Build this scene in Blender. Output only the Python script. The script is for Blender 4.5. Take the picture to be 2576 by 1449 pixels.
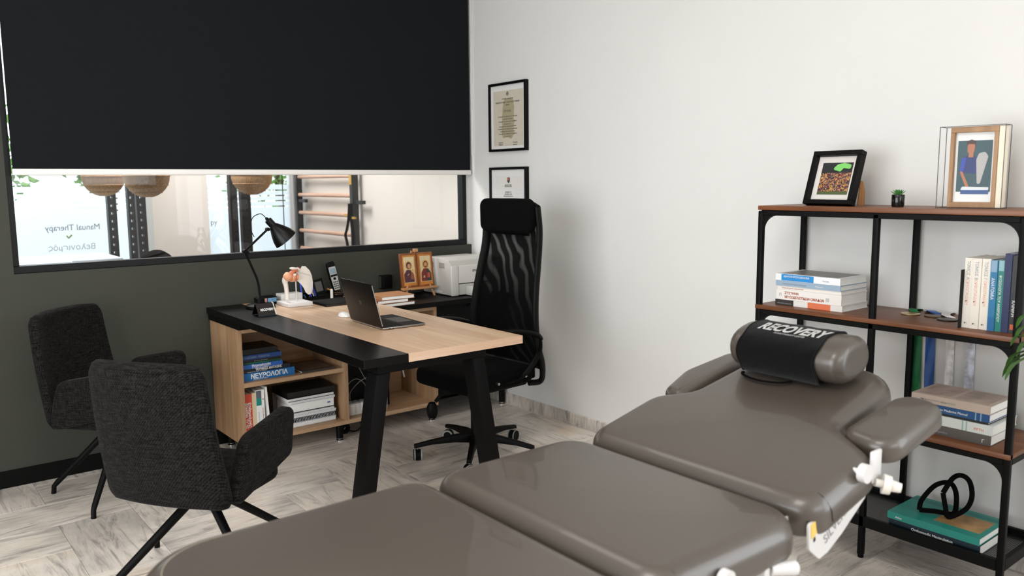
import bpy, bmesh, math, random
from mathutils import Vector, Matrix
R = math.radians
random.seed(7)
S = bpy.context.scene
C = S.collection
for o in list(bpy.data.objects): bpy.data.objects.remove(o)

# ---------------------------------------------------------------- camera, world, lights, exposure
cam_d = bpy.data.cameras.new('camera'); cam = bpy.data.objects.new('camera', cam_d); C.objects.link(cam); S.camera = cam
AZ, PIT, ROL = 0.894808, 0.129147, 0.0081744
fw = Vector((math.cos(AZ)*math.cos(PIT), math.sin(AZ)*math.cos(PIT), -math.sin(PIT)))
rt = Vector((math.sin(AZ), -math.cos(AZ), 0)); dn = fw.cross(rt)
xr = math.cos(ROL)*rt + math.sin(ROL)*dn; yd = -math.sin(ROL)*rt + math.cos(ROL)*dn
mc = Matrix((xr, -yd, -fw)).transposed().to_4x4(); mc.translation = (0, 0, 1.466)
cam.matrix_world = mc
cam_d.sensor_width = 36; cam_d.lens = 2055.04/2576*36
cam_d.clip_start = 0.05; cam_d.clip_end = 100
cam_d.dof.use_dof = True; cam_d.dof.focus_distance = 3.7; cam_d.dof.aperture_fstop = 2.6

w = bpy.data.worlds.new('world'); S.world = w; w.use_nodes = True
bg = w.node_tree.nodes['Background']; bg.inputs[0].default_value = (0.86, 0.94, 1.0, 1); bg.inputs[1].default_value = 2.3

def area(name, loc, direction, sx, sy, power, col):
    l = bpy.data.lights.new(name, 'AREA'); l.shape = 'RECTANGLE'; l.size = sx; l.size_y = sy; l.energy = power; l.color = col
    o = bpy.data.objects.new(name, l); C.objects.link(o); o.location = loc
    o.rotation_euler = Vector(direction).to_track_quat('-Z', 'Y').to_euler(); return o
area('window_daylight', (1.9, -2.36, 2.08), (0, 1, -0.12), 2.6, 1.24, 30, (0.98, 0.985, 1.0))
area('left_window_daylight', (-2.13, 1.55, 1.40), (1, 0, 0), 3.6, 2.35, 116, (0.98, 0.985, 1.0))
area('side_window_daylight', (3.27, -0.95, 1.45), (-1, 0, 0), 1.7, 2.0, 36, (0.98, 0.985, 1.0))
area('ceiling_fill_light', (0.3, 0.9, 2.93), (0, 0, -1), 1.2, 1.2, 35, (1.0, 0.97, 0.93))
area('ceiling_fill_light', (1.4, 2.9, 2.93), (0, 0, -1), 0.9, 0.9, 9, (1.0, 0.97, 0.93))  # added fill to lighten floor, desk top and wall corner; no fitting known
area('exercise_room_fill_light', (1.6, 6.1, 2.93), (0, 0, -1), 1.6, 1.0, 100, (1.0, 0.98, 0.96))  # unseen ceiling area added to light the far room, not a known lamp
S.view_settings.view_transform = 'Standard'; S.view_settings.look = 'None'
S.view_settings.gamma = 1; S.view_settings.use_curve_mapping = False
S.view_settings.exposure = 0.0

# ---------------------------------------------------------------- material helpers
def srgb(h):
    h = h.lstrip('#'); c = [int(h[i:i+2], 16)/255 for i in (0, 2, 4)]
    return tuple(x/12.92 if x <= 0.04045 else ((x+0.055)/1.055)**2.4 for x in c) + (1,)
def newmat(name):
    m = bpy.data.materials.new(name); m.use_nodes = True; nt = m.node_tree
    return m, nt, nt.nodes, nt.links, nt.nodes['Principled BSDF']
def mat(name, col, rough=0.5, metal=0.0, var=0.0, vscale=8, stretch=(1, 1, 1), bump=0.0, bscale=200, spec=0.5, coat=0.0, sheen=0.0, alpha=1.0, trans=0.0, rand=0.0):
    m, nt, N, L, b = newmat(name)
    c = srgb(col) if isinstance(col, str) else col
    b.inputs['Base Color'].default_value = c; b.inputs['Roughness'].default_value = rough
    b.inputs['Metallic'].default_value = metal; b.inputs['Specular IOR Level'].default_value = spec
    b.inputs['Coat Weight'].default_value = coat; b.inputs['Sheen Weight'].default_value = sheen
    b.inputs['Alpha'].default_value = alpha; b.inputs['Transmission Weight'].default_value = trans
    tc = N.new('ShaderNodeTexCoord'); mp = N.new('ShaderNodeMapping'); mp.inputs['Scale'].default_value = stretch
    L.new(tc.outputs['Object'], mp.inputs[0])
    if var > 0 or rand > 0:
        nz = N.new('ShaderNodeTexNoise'); nz.inputs['Scale'].default_value = vscale; nz.inputs['Detail'].default_value = 6
        L.new(mp.outputs[0], nz.inputs['Vector'])
        hs = N.new('ShaderNodeHueSaturation'); hs.inputs['Color'].default_value = c
        mr = N.new('ShaderNodeMapRange'); mr.inputs[1].default_value = 0.3; mr.inputs[2].default_value = 0.7
        mr.inputs[3].default_value = 1-var; mr.inputs[4].default_value = 1+var
        L.new(nz.outputs[0], mr.inputs[0]); L.new(mr.outputs[0], hs.inputs['Value']); L.new(hs.outputs[0], b.inputs['Base Color'])
    if bump > 0:
        n2 = N.new('ShaderNodeTexNoise'); n2.inputs['Scale'].default_value = bscale; n2.inputs['Detail'].default_value = 3
        L.new(mp.outputs[0], n2.inputs['Vector'])
        bp = N.new('ShaderNodeBump'); bp.inputs['Strength'].default_value = bump; bp.inputs['Distance'].default_value = 0.002
        L.new(n2.outputs[0], bp.inputs['Height']); L.new(bp.outputs[0], b.inputs['Normal'])
    return m
def ramp(N, stops):
    r = N.new('ShaderNodeValToRGB'); e = r.color_ramp.elements
    while len(e) > 1: e.remove(e[0])
    e[0].position = stops[0][0]; e[0].color = srgb(stops[0][1])
    for p, c in stops[1:]:
        x = e.new(p); x.color = srgb(c)
    return r
def wood(name, c1, c2, c3, axis='Y', rough=0.45, scale=1.0, off=0.0):
    m, nt, N, L, b = newmat(name)
    tc = N.new('ShaderNodeTexCoord'); mp = N.new('ShaderNodeMapping')
    st = {'X': (1.2, 22, 22), 'Y': (22, 1.2, 22), 'Z': (22, 22, 1.2)}[axis]
    mp.inputs['Scale'].default_value = [s*scale for s in st]; mp.inputs['Location'].default_value = (off, off*1.7, 0)
    L.new(tc.outputs['Object'], mp.inputs[0])
    n1 = N.new('ShaderNodeTexNoise'); n1.inputs['Scale'].default_value = 1.0; n1.inputs['Detail'].default_value = 8; n1.inputs['Distortion'].default_value = 0.6
    L.new(mp.outputs[0], n1.inputs['Vector'])
    n2 = N.new('ShaderNodeTexNoise'); n2.inputs['Scale'].default_value = 6; n2.inputs['Detail'].default_value = 4
    L.new(mp.outputs[0], n2.inputs['Vector'])
    ad = N.new('ShaderNodeMath'); ad.operation = 'MULTIPLY_ADD'; ad.inputs[1].default_value = 0.3; L.new(n2.outputs[0], ad.inputs[0]); L.new(n1.outputs[0], ad.inputs[2])
    r = ramp(N, [(0.42, c3), (0.58, c1), (0.72, c2), (0.9, c1)]); L.new(ad.outputs[0], r.inputs[0])
    L.new(r.outputs[0], b.inputs['Base Color']); b.inputs['Roughness'].default_value = rough
    bp = N.new('ShaderNodeBump'); bp.inputs['Strength'].default_value = 0.08; bp.inputs['Distance'].default_value = 0.001
    L.new(ad.outputs[0], bp.inputs['Height']); L.new(bp.outputs[0], b.inputs['Normal'])
    return m
def fabric(name, c1, c2, scale=420, slub=True):
    m, nt, N, L, b = newmat(name)
    tc = N.new('ShaderNodeTexCoord')
    out = []
    for st in ((1, 1, 0.06), (0.06, 0.06, 1)):
        mp = N.new('ShaderNodeMapping'); mp.inputs['Scale'].default_value = st; L.new(tc.outputs['Object'], mp.inputs[0])
        n = N.new('ShaderNodeTexNoise'); n.inputs['Scale'].default_value = scale; n.inputs['Detail'].default_value = 3
        L.new(mp.outputs[0], n.inputs['Vector']); out.append(n)
    mx = N.new('ShaderNodeMath'); mx.operation = 'MULTIPLY'; L.new(out[0].outputs[0], mx.inputs[0]); L.new(out[1].outputs[0], mx.inputs[1])
    # twill weave of the cloth
    wv = N.new('ShaderNodeTexWave'); wv.bands_direction = 'DIAGONAL'; wv.inputs['Scale'].default_value = 62; wv.inputs['Distortion'].default_value = 1.0
    L.new(tc.outputs['Object'], wv.inputs['Vector'])
    m2 = N.new('ShaderNodeMath'); m2.operation = 'MULTIPLY_ADD'; m2.inputs[1].default_value = 0.10; L.new(wv.outputs['Fac'], m2.inputs[0]); L.new(mx.outputs[0], m2.inputs[2])
    r = ramp(N, [(0.20, c1), (0.46, c2)]); L.new(m2.outputs[0], r.inputs[0]); L.new(r.outputs[0], b.inputs['Base Color'])
    b.inputs['Roughness'].default_value = 0.95; b.inputs['Sheen Weight'].default_value = 0.03; b.inputs['Specular IOR Level'].default_value = 0.06
    bp = N.new('ShaderNodeBump'); bp.inputs['Strength'].default_value = 0.6; bp.inputs['Distance'].default_value = 0.0015
    L.new(m2.outputs[0], bp.inputs['Height']); L.new(bp.outputs[0], b.inputs['Normal'])
    return m
def emit(name, col, st):
    m, nt, N, L, b = newmat(name)
    b.inputs['Base Color'].default_value = srgb(col); b.inputs['Emission Color'].default_value = srgb(col); b.inputs['Emission Strength'].default_value = st
    return m
def glass(name, tint=(1, 1, 1, 1), rough=0.0, ior=1.45):
    m, nt, N, L, b = newmat(name)
    N.remove(b); out = N['Material Output']
    t = N.new('ShaderNodeBsdfTransparent'); t.inputs[0].default_value = tint
    g = N.new('ShaderNodeBsdfGlossy'); g.inputs['Roughness'].default_value = rough
    f = N.new('ShaderNodeFresnel'); f.inputs[0].default_value = ior
    geo = N.new('ShaderNodeNewGeometry'); mu = N.new('ShaderNodeMath'); mu.operation = 'SUBTRACT'; mu.inputs[0].default_value = 1.0
    L.new(geo.outputs['Backfacing'], mu.inputs[1]); m3 = N.new('ShaderNodeMath'); m3.operation = 'MULTIPLY'
    L.new(f.outputs[0], m3.inputs[0]); L.new(mu.outputs[0], m3.inputs[1])
    x = N.new('ShaderNodeMixShader'); L.new(m3.outputs[0], x.inputs[0]); L.new(t.outputs[0], x.inputs[1]); L.new(g.outputs[0], x.inputs[2])
    L.new(x.outputs[0], out.inputs[0]); return m

# ---------------------------------------------------------------- geometry helpers
class MB:
    def __init__(s): s.bm = bmesh.new(); s.mats = []; s.mi = 0
    def use(s, m):
        if m not in s.mats: s.mats.append(m)
        s.mi = s.mats.index(m); return s
    def _take(s, tmp, M=None):
        if M is not None: bmesh.ops.transform(tmp, matrix=M, verts=tmp.verts)
        mp = {v: s.bm.verts.new(v.co) for v in tmp.verts}
        for f in tmp.faces:
            try:
                nf = s.bm.faces.new([mp[v] for v in f.verts]); nf.smooth = f.smooth; nf.material_index = s.mi
            except ValueError: pass
        tmp.free(); return s
    def box(s, x0, x1, y0, y1, z0, z1, bev=0.0, seg=2, M=None):
        t = bmesh.new(); bmesh.ops.create_cube(t, size=1)
        for v in t.verts: v.co = Vector(((x0+x1)/2+v.co.x*(x1-x0), (y0+y1)/2+v.co.y*(y1-y0), (z0+z1)/2+v.co.z*(z1-z0)))
        if bev > 0:
            bmesh.ops.bevel(t, geom=list(t.edges), offset=bev, segments=seg, profile=0.5, affect='EDGES')
            if seg > 1:
                for f in t.faces: f.smooth = True
        return s._take(t, M)
    def cyl(s, p0, p1, r0, r1=None, n=20, caps=True, smooth=True):
        r1 = r0 if r1 is None else r1; p0 = Vector(p0); p1 = Vector(p1); d = (p1-p0)
        q = d.to_track_quat('Z', 'Y').to_matrix().to_4x4(); q.translation = p0
        t = bmesh.new(); a = []; b = []
        for i in range(n):
            c, sn = math.cos(2*math.pi*i/n), math.sin(2*math.pi*i/n)
            a.append(t.verts.new((c*r0, sn*r0, 0))); b.append(t.verts.new((c*r1, sn*r1, d.length)))
        for i in range(n):
            j = (i+1) % n; f = t.faces.new((a[i], a[j], b[j], b[i])); f.smooth = smooth
        if caps: t.faces.new(a[::-1]); t.faces.new(b)
        return s._take(t, q)
    def lathe(s, prof, M=None, n=28, smooth=True):
        t = bmesh.new(); rings = []
        for r, z in prof:
            if r < 1e-6: rings.append([t.verts.new((0, 0, z))])
            else: rings.append([t.verts.new((r*math.cos(2*math.pi*i/n), r*math.sin(2*math.pi*i/n), z)) for i in range(n)])
        for A, B in zip(rings, rings[1:]):
            for i in range(n):
                j = (i+1) % n
                if len(A) == 1 and len(B) == 1: continue
                if len(A) == 1: f = t.faces.new((A[0], B[j], B[i]))
                elif len(B) == 1: f = t.faces.new((A[i], A[j], B[0]))
                else: f = t.faces.new((A[i], A[j], B[j], B[i]))
                f.smooth = smooth
        return s._take(t, M)
    def tube(s, pts, r, n=10, closed=False, flat=None):
        pts = [Vector(p) for p in pts]; t = bmesh.new(); rings = []; m = len(pts); up = None
        rr = r if isinstance(r, (list, tuple)) else [r]*m
        for k, p in enumerate(pts):
            if closed: d = pts[(k+1) % m]-pts[k-1]
            else: d = pts[min(k+1, m-1)]-pts[max(k-1, 0)]
            d.normalize()
            if up is None: up = Vector((0, 0, 1)) if abs(d.z) < 0.9 else Vector((1, 0, 0))
            u = (up-d*up.dot(d)).normalized(); v = d.cross(u); up = u
            fu, fv = (1, 1) if flat is None else flat
            rings.append([t.verts.new(p+u*math.cos(2*math.pi*i/n)*rr[k]*fu+v*math.sin(2*math.pi*i/n)*rr[k]*fv) for i in range(n)])
        K = m if closed else m-1
        for k in range(K):
            A, B = rings[k], rings[(k+1) % m]
            for i in range(n):
                j = (i+1) % n; f = t.faces.new((A[i], A[j], B[j], B[i])); f.smooth = True
        if not closed: t.faces.new(rings[0][::-1]); t.faces.new(rings[-1])
        return s._take(t)
    def prism(s, poly, depth, M=None, bev=0.0, smooth=False):
        # poly in local XY, extruded to +Z by depth
        t = bmesh.new(); a = [t.verts.new((x, y, 0)) for x, y in poly]; f = t.faces.new(a)
        r = bmesh.ops.extrude_face_region(t, geom=[f]); vs = [e for e in r['geom'] if isinstance(e, bmesh.types.BMVert)]
        bmesh.ops.translate(t, verts=vs, vec=(0, 0, depth)); bmesh.ops.recalc_face_normals(t, faces=t.faces)
        if bev > 0:
            cap = [e for e in t.edges if abs(e.verts[0].co.z-e.verts[1].co.z) < 1e-7]
            bmesh.ops.bevel(t, geom=cap, offset=bev, segments=3, profile=0.5, affect='EDGES')
        if smooth or bev > 0:
            for f in t.faces: f.smooth = True
        return s._take(t, M)
    def surf(s, grid, closed_u=False, smooth=True):
        vs = [[s.bm.verts.new(p) for p in row] for row in grid]
        for i in range(len(vs)-1):
            K = len(vs[i]) if closed_u else len(vs[i])-1
            for j in range(K):
                k = (j+1) % len(vs[i]); f = s.bm.faces.new((vs[i][j], vs[i][k], vs[i+1][k], vs[i+1][j])); f.smooth = smooth; f.material_index = s.mi
        return s
    def face(s, pts, smooth=False):
        f = s.bm.faces.new([s.bm.verts.new(p) for p in pts]); f.material_index = s.mi; f.smooth = smooth; return s
    def build(s, name, m=None, parent=None, world=True, recalc=False, sharp=35):
        if recalc: bmesh.ops.recalc_face_normals(s.bm, faces=s.bm.faces)
        if m is not None: s.mats = [m] if not s.mats else s.mats
        me = bpy.data.meshes.new(name)
        origin = None
        if parent is not None and world:
            pm = wmat(parent); bmesh.ops.transform(s.bm, matrix=pm.inverted(), verts=s.bm.verts)
        s.bm.to_mesh(me); s.bm.free()
        for x in s.mats: me.materials.append(x)
        if sharp and hasattr(me, 'set_sharp_from_angle'): me.set_sharp_from_angle(angle=R(sharp))
        o = bpy.data.objects.new(name, me); C.objects.link(o)
        if parent is not None: o.parent = parent
        return o
def wmat(o):
    m = o.matrix_basis.copy()
    while o.parent is not None:
        o = o.parent; m = o.matrix_basis @ m
    return m
def thing(name, label, cat, loc=(0, 0, 0), rz=0.0, group=None):
    o = bpy.data.objects.new(name, None); C.objects.link(o); o.empty_display_size = 0.05
    o.matrix_basis = Matrix.Translation(loc) @ Matrix.Rotation(rz, 4, 'Z'); o['label'] = label; o['category'] = cat
    if group: o['group'] = group
    return o
def tag(o, label=None, cat=None, group=None, kind=None):
    if label: o['label'] = label
    if cat: o['category'] = cat
    if group: o['group'] = group
    if kind: o['kind'] = kind
    return o
def settle(o):
    # move a top-level mesh's origin to its own base centre
    me = o.data; xs = [v.co for v in me.vertices]
    lo = Vector([min(v[i] for v in xs) for i in range(3)]); hi = Vector([max(v[i] for v in xs) for i in range(3)])
    c = Vector(((lo.x+hi.x)/2, (lo.y+hi.y)/2, lo.z)); me.transform(Matrix.Translation(-c)); o.location = c; return o
def dup(root, loc, rz, label, group=None):
    r = root.copy(); C.objects.link(r); r.matrix_basis = Matrix.Translation(loc) @ Matrix.Rotation(rz, 4, 'Z'); r['label'] = label
    if group: r['group'] = group
    for ch in list(root.children):
        c = ch.copy(); C.objects.link(c); c.parent = r
        for g in list(ch.children):
            d = g.copy(); C.objects.link(d); d.parent = c
    return r
def frame_m(o, x, y):
    # matrix whose local X runs along x, local Y along y
    x = Vector(x).normalized(); y = Vector(y); y = (y-x*y.dot(x)).normalized(); z = x.cross(y)
    m = Matrix((x, y, z)).transposed().to_4x4(); m.translation = Vector(o); return m
def text(name, body, size, m, parent, o, x, y, align='LEFT', ext=0.0003, shear=0.0, bold=0.0, sx=1.0, world=True, label=None):
    cu = bpy.data.curves.new('t', 'FONT'); cu.body = body; cu.size = size; cu.extrude = ext; cu.align_x = align; cu.shear = shear; cu.offset = bold; cu.resolution_u = 3
    t = bpy.data.objects.new('t', cu); C.objects.link(t); dg = bpy.context.evaluated_depsgraph_get()
    me = bpy.data.meshes.new_from_object(t.evaluated_get(dg)); bpy.data.objects.remove(t)
    me.transform(Matrix.Scale(sx, 4, (1, 0, 0))); me.transform(frame_m(o, x, y))
    if parent is not None and world: me.transform(wmat(parent).inverted())
    me.materials.clear(); me.materials.append(m)
    ob = bpy.data.objects.new(name, me); C.objects.link(ob)
    if parent is not None: ob.parent = parent
    if label: ob['label'] = label
    return ob
def rpoly(pts, rad, seg=6):
    # polygon (counter-clockwise) with rounded corners
    out = []; n = len(pts)
    rads = rad if isinstance(rad, (list, tuple)) else [rad]*n
    for i in range(n):
        p = Vector(pts[i]); a = Vector(pts[i-1]); b = Vector(pts[(i+1) % n]); r = rads[i]
        if r <= 0: out.append((p.x, p.y)); continue
        u = (a-p).normalized(); v = (b-p).normalized(); ang = math.acos(max(-1, min(1, u.dot(v))))
        t = r/math.tan(ang/2); t = min(t, (a-p).length*0.49, (b-p).length*0.49); r = t*math.tan(ang/2)
        c = p+(u+v).normalized()*(r/math.sin(ang/2)); A = (p+u*t)-c; B = (p+v*t)-c; w_ = math.pi-ang
        for k in range(seg+1):
            f = k/seg; q = c+(A*math.sin((1-f)*w_)+B*math.sin(f*w_))/math.sin(w_) if w_ > 1e-3 else c+A; out.append((q.x, q.y))
    return out
def bez(p, n=12):
    # Catmull-Rom through points
    P = [Vector(x) for x in p]; out = []
    for i in range(len(P)-1):
        a = P[max(i-1, 0)]; b = P[i]; c = P[i+1]; d = P[min(i+2, len(P)-1)]
        for k in range(n):
            t = k/n; out.append(0.5*((2*b)+(-a+c)*t+(2*a-5*b+4*c-d)*t*t+(-a+3*b-3*c+d)*t**3))
    out.append(P[-1]); return out
def offset_in(poly, d):
    n = len(poly); out = []
    for i in range(n):
        a = Vector(poly[i-1]); p = Vector(poly[i]); b = Vector(poly[(i+1) % n])
        t = (b-a).normalized(); nrm = Vector((-t.y, t.x)); out.append((p.x+nrm.x*d, p.y+nrm.y*d))
    return out
def cushion(mb, poly, th, er, crown=0.01, M=None):
    """upholstered pad: outline poly (ccw), thickness th, roll radius er; top at local z=0"""
    t = bmesh.new(); rings = []
    prof = []
    for k in range(9):
        a = math.pi/2*k/8; prof.append((er*(1-math.sin(a)), -er+er*math.cos(a)))   # from top inward edge to side
    lo = er*0.55
    for k in range(0, 6):
        a = math.pi/2*k/5; prof.append((lo*(1-math.cos(a)), -th+lo-lo*math.sin(a)))
    for d, z in prof: rings.append([t.verts.new((x, y, z)) for x, y in offset_in(poly, d)])
    n = len(poly)
    for A, B in zip(rings, rings[1:]):
        for i in range(n):
            j = (i+1) % n; f = t.faces.new((A[j], A[i], B[i], B[j])); f.smooth = True
    f = t.faces.new(rings[0]); f.smooth = True; f2 = t.faces.new(rings[-1][::-1])
    bmesh.ops.recalc_face_normals(t, faces=t.faces)
    mb._take(t, M); return mb
def resample(poly, step):
    out = []; n = len(poly)
    for i in range(n):
        a = Vector(poly[i]); b = Vector(poly[(i+1) % n]); k = max(1, int((b-a).length/step))
        for j in range(k):
            q = a.lerp(b, j/k); out.append((q.x, q.y))
    return out

# ---------------------------------------------------------------- materials
WHITE = mat('white_paint', '#dcdbd8', 0.85, var=0.015, vscale=2, bump=0.15, bscale=160, spec=0.2)
DARKW = mat('dark_green_grey_paint', '#3c3d36', 0.7, var=0.03, vscale=3, bump=0.12, bscale=150, spec=0.25)
CEIL = mat('ceiling_white', '#e6e4df', 0.9)
BLACKF = mat('black_window_frame', '#0a0a0b', 0.5, spec=0.2)
BLACK = mat('black_lacquer', '#050505', 0.5, bump=0.04, bscale=300, spec=0.15)
BLKMET = mat('black_metal', '#040404', 0.55, spec=0.14)
BLKPL = mat('black_plastic', '#040404', 0.55, spec=0.14)
BLKFAB = mat('black_cloth', '#050505', 0.95, bump=0.4, bscale=500, spec=0.1)
CHROME = mat('chrome', '#cfcfcf', 0.12, 1.0)
STEEL = mat('brushed_steel', '#a8a6a2', 0.3, 1.0)
WHPL = mat('white_plastic', '#e6e5e1', 0.4)
WHMET = mat('white_painted_steel', '#cfcdcc', 0.35, coat=0.2)
PAPER = mat('paper', '#efeeea', 0.8, var=0.05, vscale=300, stretch=(0.05, 0.05, 1))
PAPERV = mat('paper_upright', '#e9e7e1', 0.8, var=0.05, vscale=300, stretch=(1, 0.05, 0.05))
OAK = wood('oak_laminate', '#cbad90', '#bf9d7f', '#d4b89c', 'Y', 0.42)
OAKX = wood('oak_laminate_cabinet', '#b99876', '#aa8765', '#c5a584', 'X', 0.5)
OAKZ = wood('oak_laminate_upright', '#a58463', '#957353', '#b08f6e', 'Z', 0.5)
BROWNW = wood('walnut_shelf_board', '#734425', '#5f361b', '#834f2d', 'Y', 0.42)
PINE = wood('pale_wood', '#b98a60', '#a97a50', '#c59a70', 'Z', 0.5)
RUNG = wood('rung_wood', '#c9a48c', '#bb9278', '#d6b8a2', 'Y', 0.5)
FAB = fabric('charcoal_tweed', '#030303', '#2a2726')
BLIND = mat('black_blind_fabric', '#1a1c1e', 0.9, bump=0.3, bscale=420, spec=0.05, var=0.05, vscale=60)
LEATH = mat('grey_leatherette', '#463e37', 0.38, bump=0.06, bscale=420, spec=0.7, coat=0.25, var=0.02, vscale=4)
SEAM = mat('beige_thread', '#b3a894', 0.8)
SEAMD = mat('dark_thread', '#2c2926', 0.8)
GLASS = glass('clear_glass')
PGLASS = glass('picture_glass', ior=1.3)
SKIN = mat('skin', '#b98a6e', 0.6)

def marble_mat():
    m, nt, N, L, b = newmat('veined_marble')
    tc = N.new('ShaderNodeTexCoord'); oi = N.new('ShaderNodeObjectInfo')
    mul = N.new('ShaderNodeVectorMath'); mul.operation = 'MULTIPLY_ADD'
    cmb = N.new('ShaderNodeCombineXYZ')
    for i in range(3):
        mm = N.new('ShaderNodeMath'); mm.operation = 'MULTIPLY'; mm.inputs[1].default_value = (17.3, 31.7, 9.1)[i]
        L.new(oi.outputs['Random'], mm.inputs[0]); L.new(mm.outputs[0], cmb.inputs[i])
    L.new(tc.outputs['Object'], mul.inputs[0]); mul.inputs[1].default_value = (1, 1, 1); L.new(cmb.outputs[0], mul.inputs[2])
    mp = N.new('ShaderNodeMapping'); mp.inputs['Scale'].default_value = (2.2, 17, 4); mp.inputs['Rotation'].default_value = (0, 0, R(9)); L.new(mul.outputs[0], mp.inputs[0])
    n1 = N.new('ShaderNodeTexNoise'); n1.inputs['Scale'].default_value = 1.1; n1.inputs['Detail'].default_value = 9; n1.inputs['Distortion'].default_value = 1.6; n1.inputs['Roughness'].default_value = 0.70
    L.new(mp.outputs[0], n1.inputs['Vector'])
    n2 = N.new('ShaderNodeTexNoise'); n2.inputs['Scale'].default_value = 2.2; n2.inputs['Detail'].default_value = 4; L.new(mul.outputs[0], n2.inputs['Vector'])
    r = ramp(N, [(0.30, '#8b8886'), (0.39, '#b5afa9'), (0.47, '#d8cfc5'), (0.58, '#e8dfd4'), (0.68, '#c6beb6'), (0.74, '#e2d9ce')]); L.new(n1.outputs[0], r.inputs[0])
    r2 = ramp(N, [(0.32, '#b4b6b8'), (0.5, '#f4f2f0'), (0.6, '#ffffff'), (0.75, '#f3e6d8')]); L.new(n2.outputs[0], r2.inputs[0])
    mx = N.new('ShaderNodeMix'); mx.data_type = 'RGBA'; mx.blend_type = 'MULTIPLY'; mx.inputs[0].default_value = 0.85
    L.new(r.outputs[0], mx.inputs[6]); L.new(r2.outputs[0], mx.inputs[7])
    # each tile a slightly different stone
    hs = N.new('ShaderNodeHueSaturation'); mr = N.new('ShaderNodeMapRange'); mr.inputs[3].default_value = 0.95; mr.inputs[4].default_value = 1.04
    L.new(oi.outputs['Random'], mr.inputs[0]); L.new(mr.outputs[0], hs.inputs['Value']); L.new(mx.outputs[2], hs.inputs['Color'])
    L.new(hs.outputs[0], b.inputs['Base Color']); b.inputs['Roughness'].default_value = 0.28; b.inputs['Specular IOR Level'].default_value = 0.35
    return m
MARBLE = marble_mat()
GROUT = mat('grout', '#bdb5aa', 0.9)

# ---------------------------------------------------------------- the room shell
WX, WY = 3.30, 4.555            # white wall plane, window wall plane
LX, BY, H = -2.2, -2.45, 3.0
def struct(name, mb, m=None):
    o = mb.build(name, m); o['kind'] = 'structure'; return o
fl = struct('floor', MB().box(LX, WX, BY, WY, -0.10, -0.006), GROUT)
# herringbone of 30 x 60 cm stone tiles
tm = {}
def tile_mesh(w_, d_):
    k = (round(w_, 3), round(d_, 3))
    if k not in tm:
        b = MB().box(-w_/2, w_/2, -d_/2, d_/2, -0.006, 0.0, 0.0008, 1); me = bpy.data.meshes.new('tile'); b.bm.to_mesh(me); me.materials.append(MARBLE); tm[k] = me
    return tm[k]
s_ = 0.30; ox, oy = 0.578, 4.188
for i in range(-12, 12):
    for j in range(-26, 4):
        k = (i-j) % 4
        if k not in (0, 3): continue
        x0, y0 = ox+i*s_, oy+j*s_
        x1, y1 = (x0+2*s_, y0+s_) if k == 0 else (x0+s_, y0+2*s_)
        X0, X1, Y0, Y1 = max(x0, LX), min(x1, WX), max(y0, BY), min(y1, WY)
        if X1-X0 < 0.02 or Y1-Y0 < 0.02: continue
        if Y1 < 0.4 and X1 < 0.3: 
            pass
        g = 0.0006; W_, D_ = X1-X0-2*g, Y1-Y0-2*g
        if k == 0: me = tile_mesh(W_, D_); rz = 0
        else: me = tile_mesh(D_, W_); rz = R(90)
        o = bpy.data.objects.new('tile', me); C.objects.link(o); o.parent = fl
        o.location = ((X0+X1)/2, (Y0+Y1)/2, 0); o.rotation_euler = (0, 0, rz)
struct('ceiling', MB().box(LX-0.1, WX+0.1, BY-0.1, WY+0.12, H, H+0.1), CEIL)
struct('wall_right', MB().box(WX, WX+0.12, -0.10, WY+0.12, -0.1, H).box(WX, WX+0.12, BY-0.1, -1.80, -0.1, H).box(WX, WX+0.12, -1.80, -0.10, -0.1, 0.45).box(WX, WX+0.12, -1.80, -0.10, 2.45, H), WHITE)
wr = MB().box(WX+0.03, WX+0.09, -1.80, -1.74, 0.45, 2.45).box(WX+0.03, WX+0.09, -0.16, -0.10, 0.45, 2.45).box(WX+0.03, WX+0.09, -1.74, -0.16, 0.45, 0.51).box(WX+0.03, WX+0.09, -1.74, -0.16, 2.39, 2.45).box(WX+0.03, WX+0.09, -0.98, -0.92, 0.51, 2.39)
struct('window_5', wr, BLACKF)
wl = MB().box(LX-0.12, LX, 3.40, WY+0.12, -0.1, H).box(LX-0.12, LX, BY-0.1, -0.30, -0.1, H).box(LX-0.12, LX, -0.30, 3.40, -0.1, 0.18).box(LX-0.12, LX, -0.30, 3.40, 2.62, H)
struct('wall_left', wl, WHITE)
wl = MB().box(LX-0.09, LX-0.03, -0.30, 3.40, 0.18, 0.24).box(LX-0.09, LX-0.03, -0.30, 3.40, 2.56, 2.62)
for yy in (-0.30, 0.93, 2.15, 3.34): wl.box(LX-0.09, LX-0.03, yy, yy+0.06, 0.24, 2.56)
struct('window_6', wl, BLACKF)
bw = MB()
bw.box(LX, 0.6, BY-0.12, BY, -0.1, H).box(3.2, WX, BY-0.12, BY, -0.1, H).box(0.6, 3.2, BY-0.12, BY, -0.1, 1.42).box(0.6, 3.2, BY-0.12, BY, 2.72, H)
struct('wall_back', bw, WHITE)
fw_ = MB()
for xx in (0.6, 1.45, 2.30, 3.14): fw_.box(xx, xx+0.06, BY-0.09, BY-0.03, 1.42, 2.72)
fw_.box(0.6, 3.2, BY-0.09, BY-0.03, 1.42, 1.48).box(0.6, 3.2, BY-0.09, BY-0.03, 2.66, 2.72)
struct('window_2', fw_, BLACKF)
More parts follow.
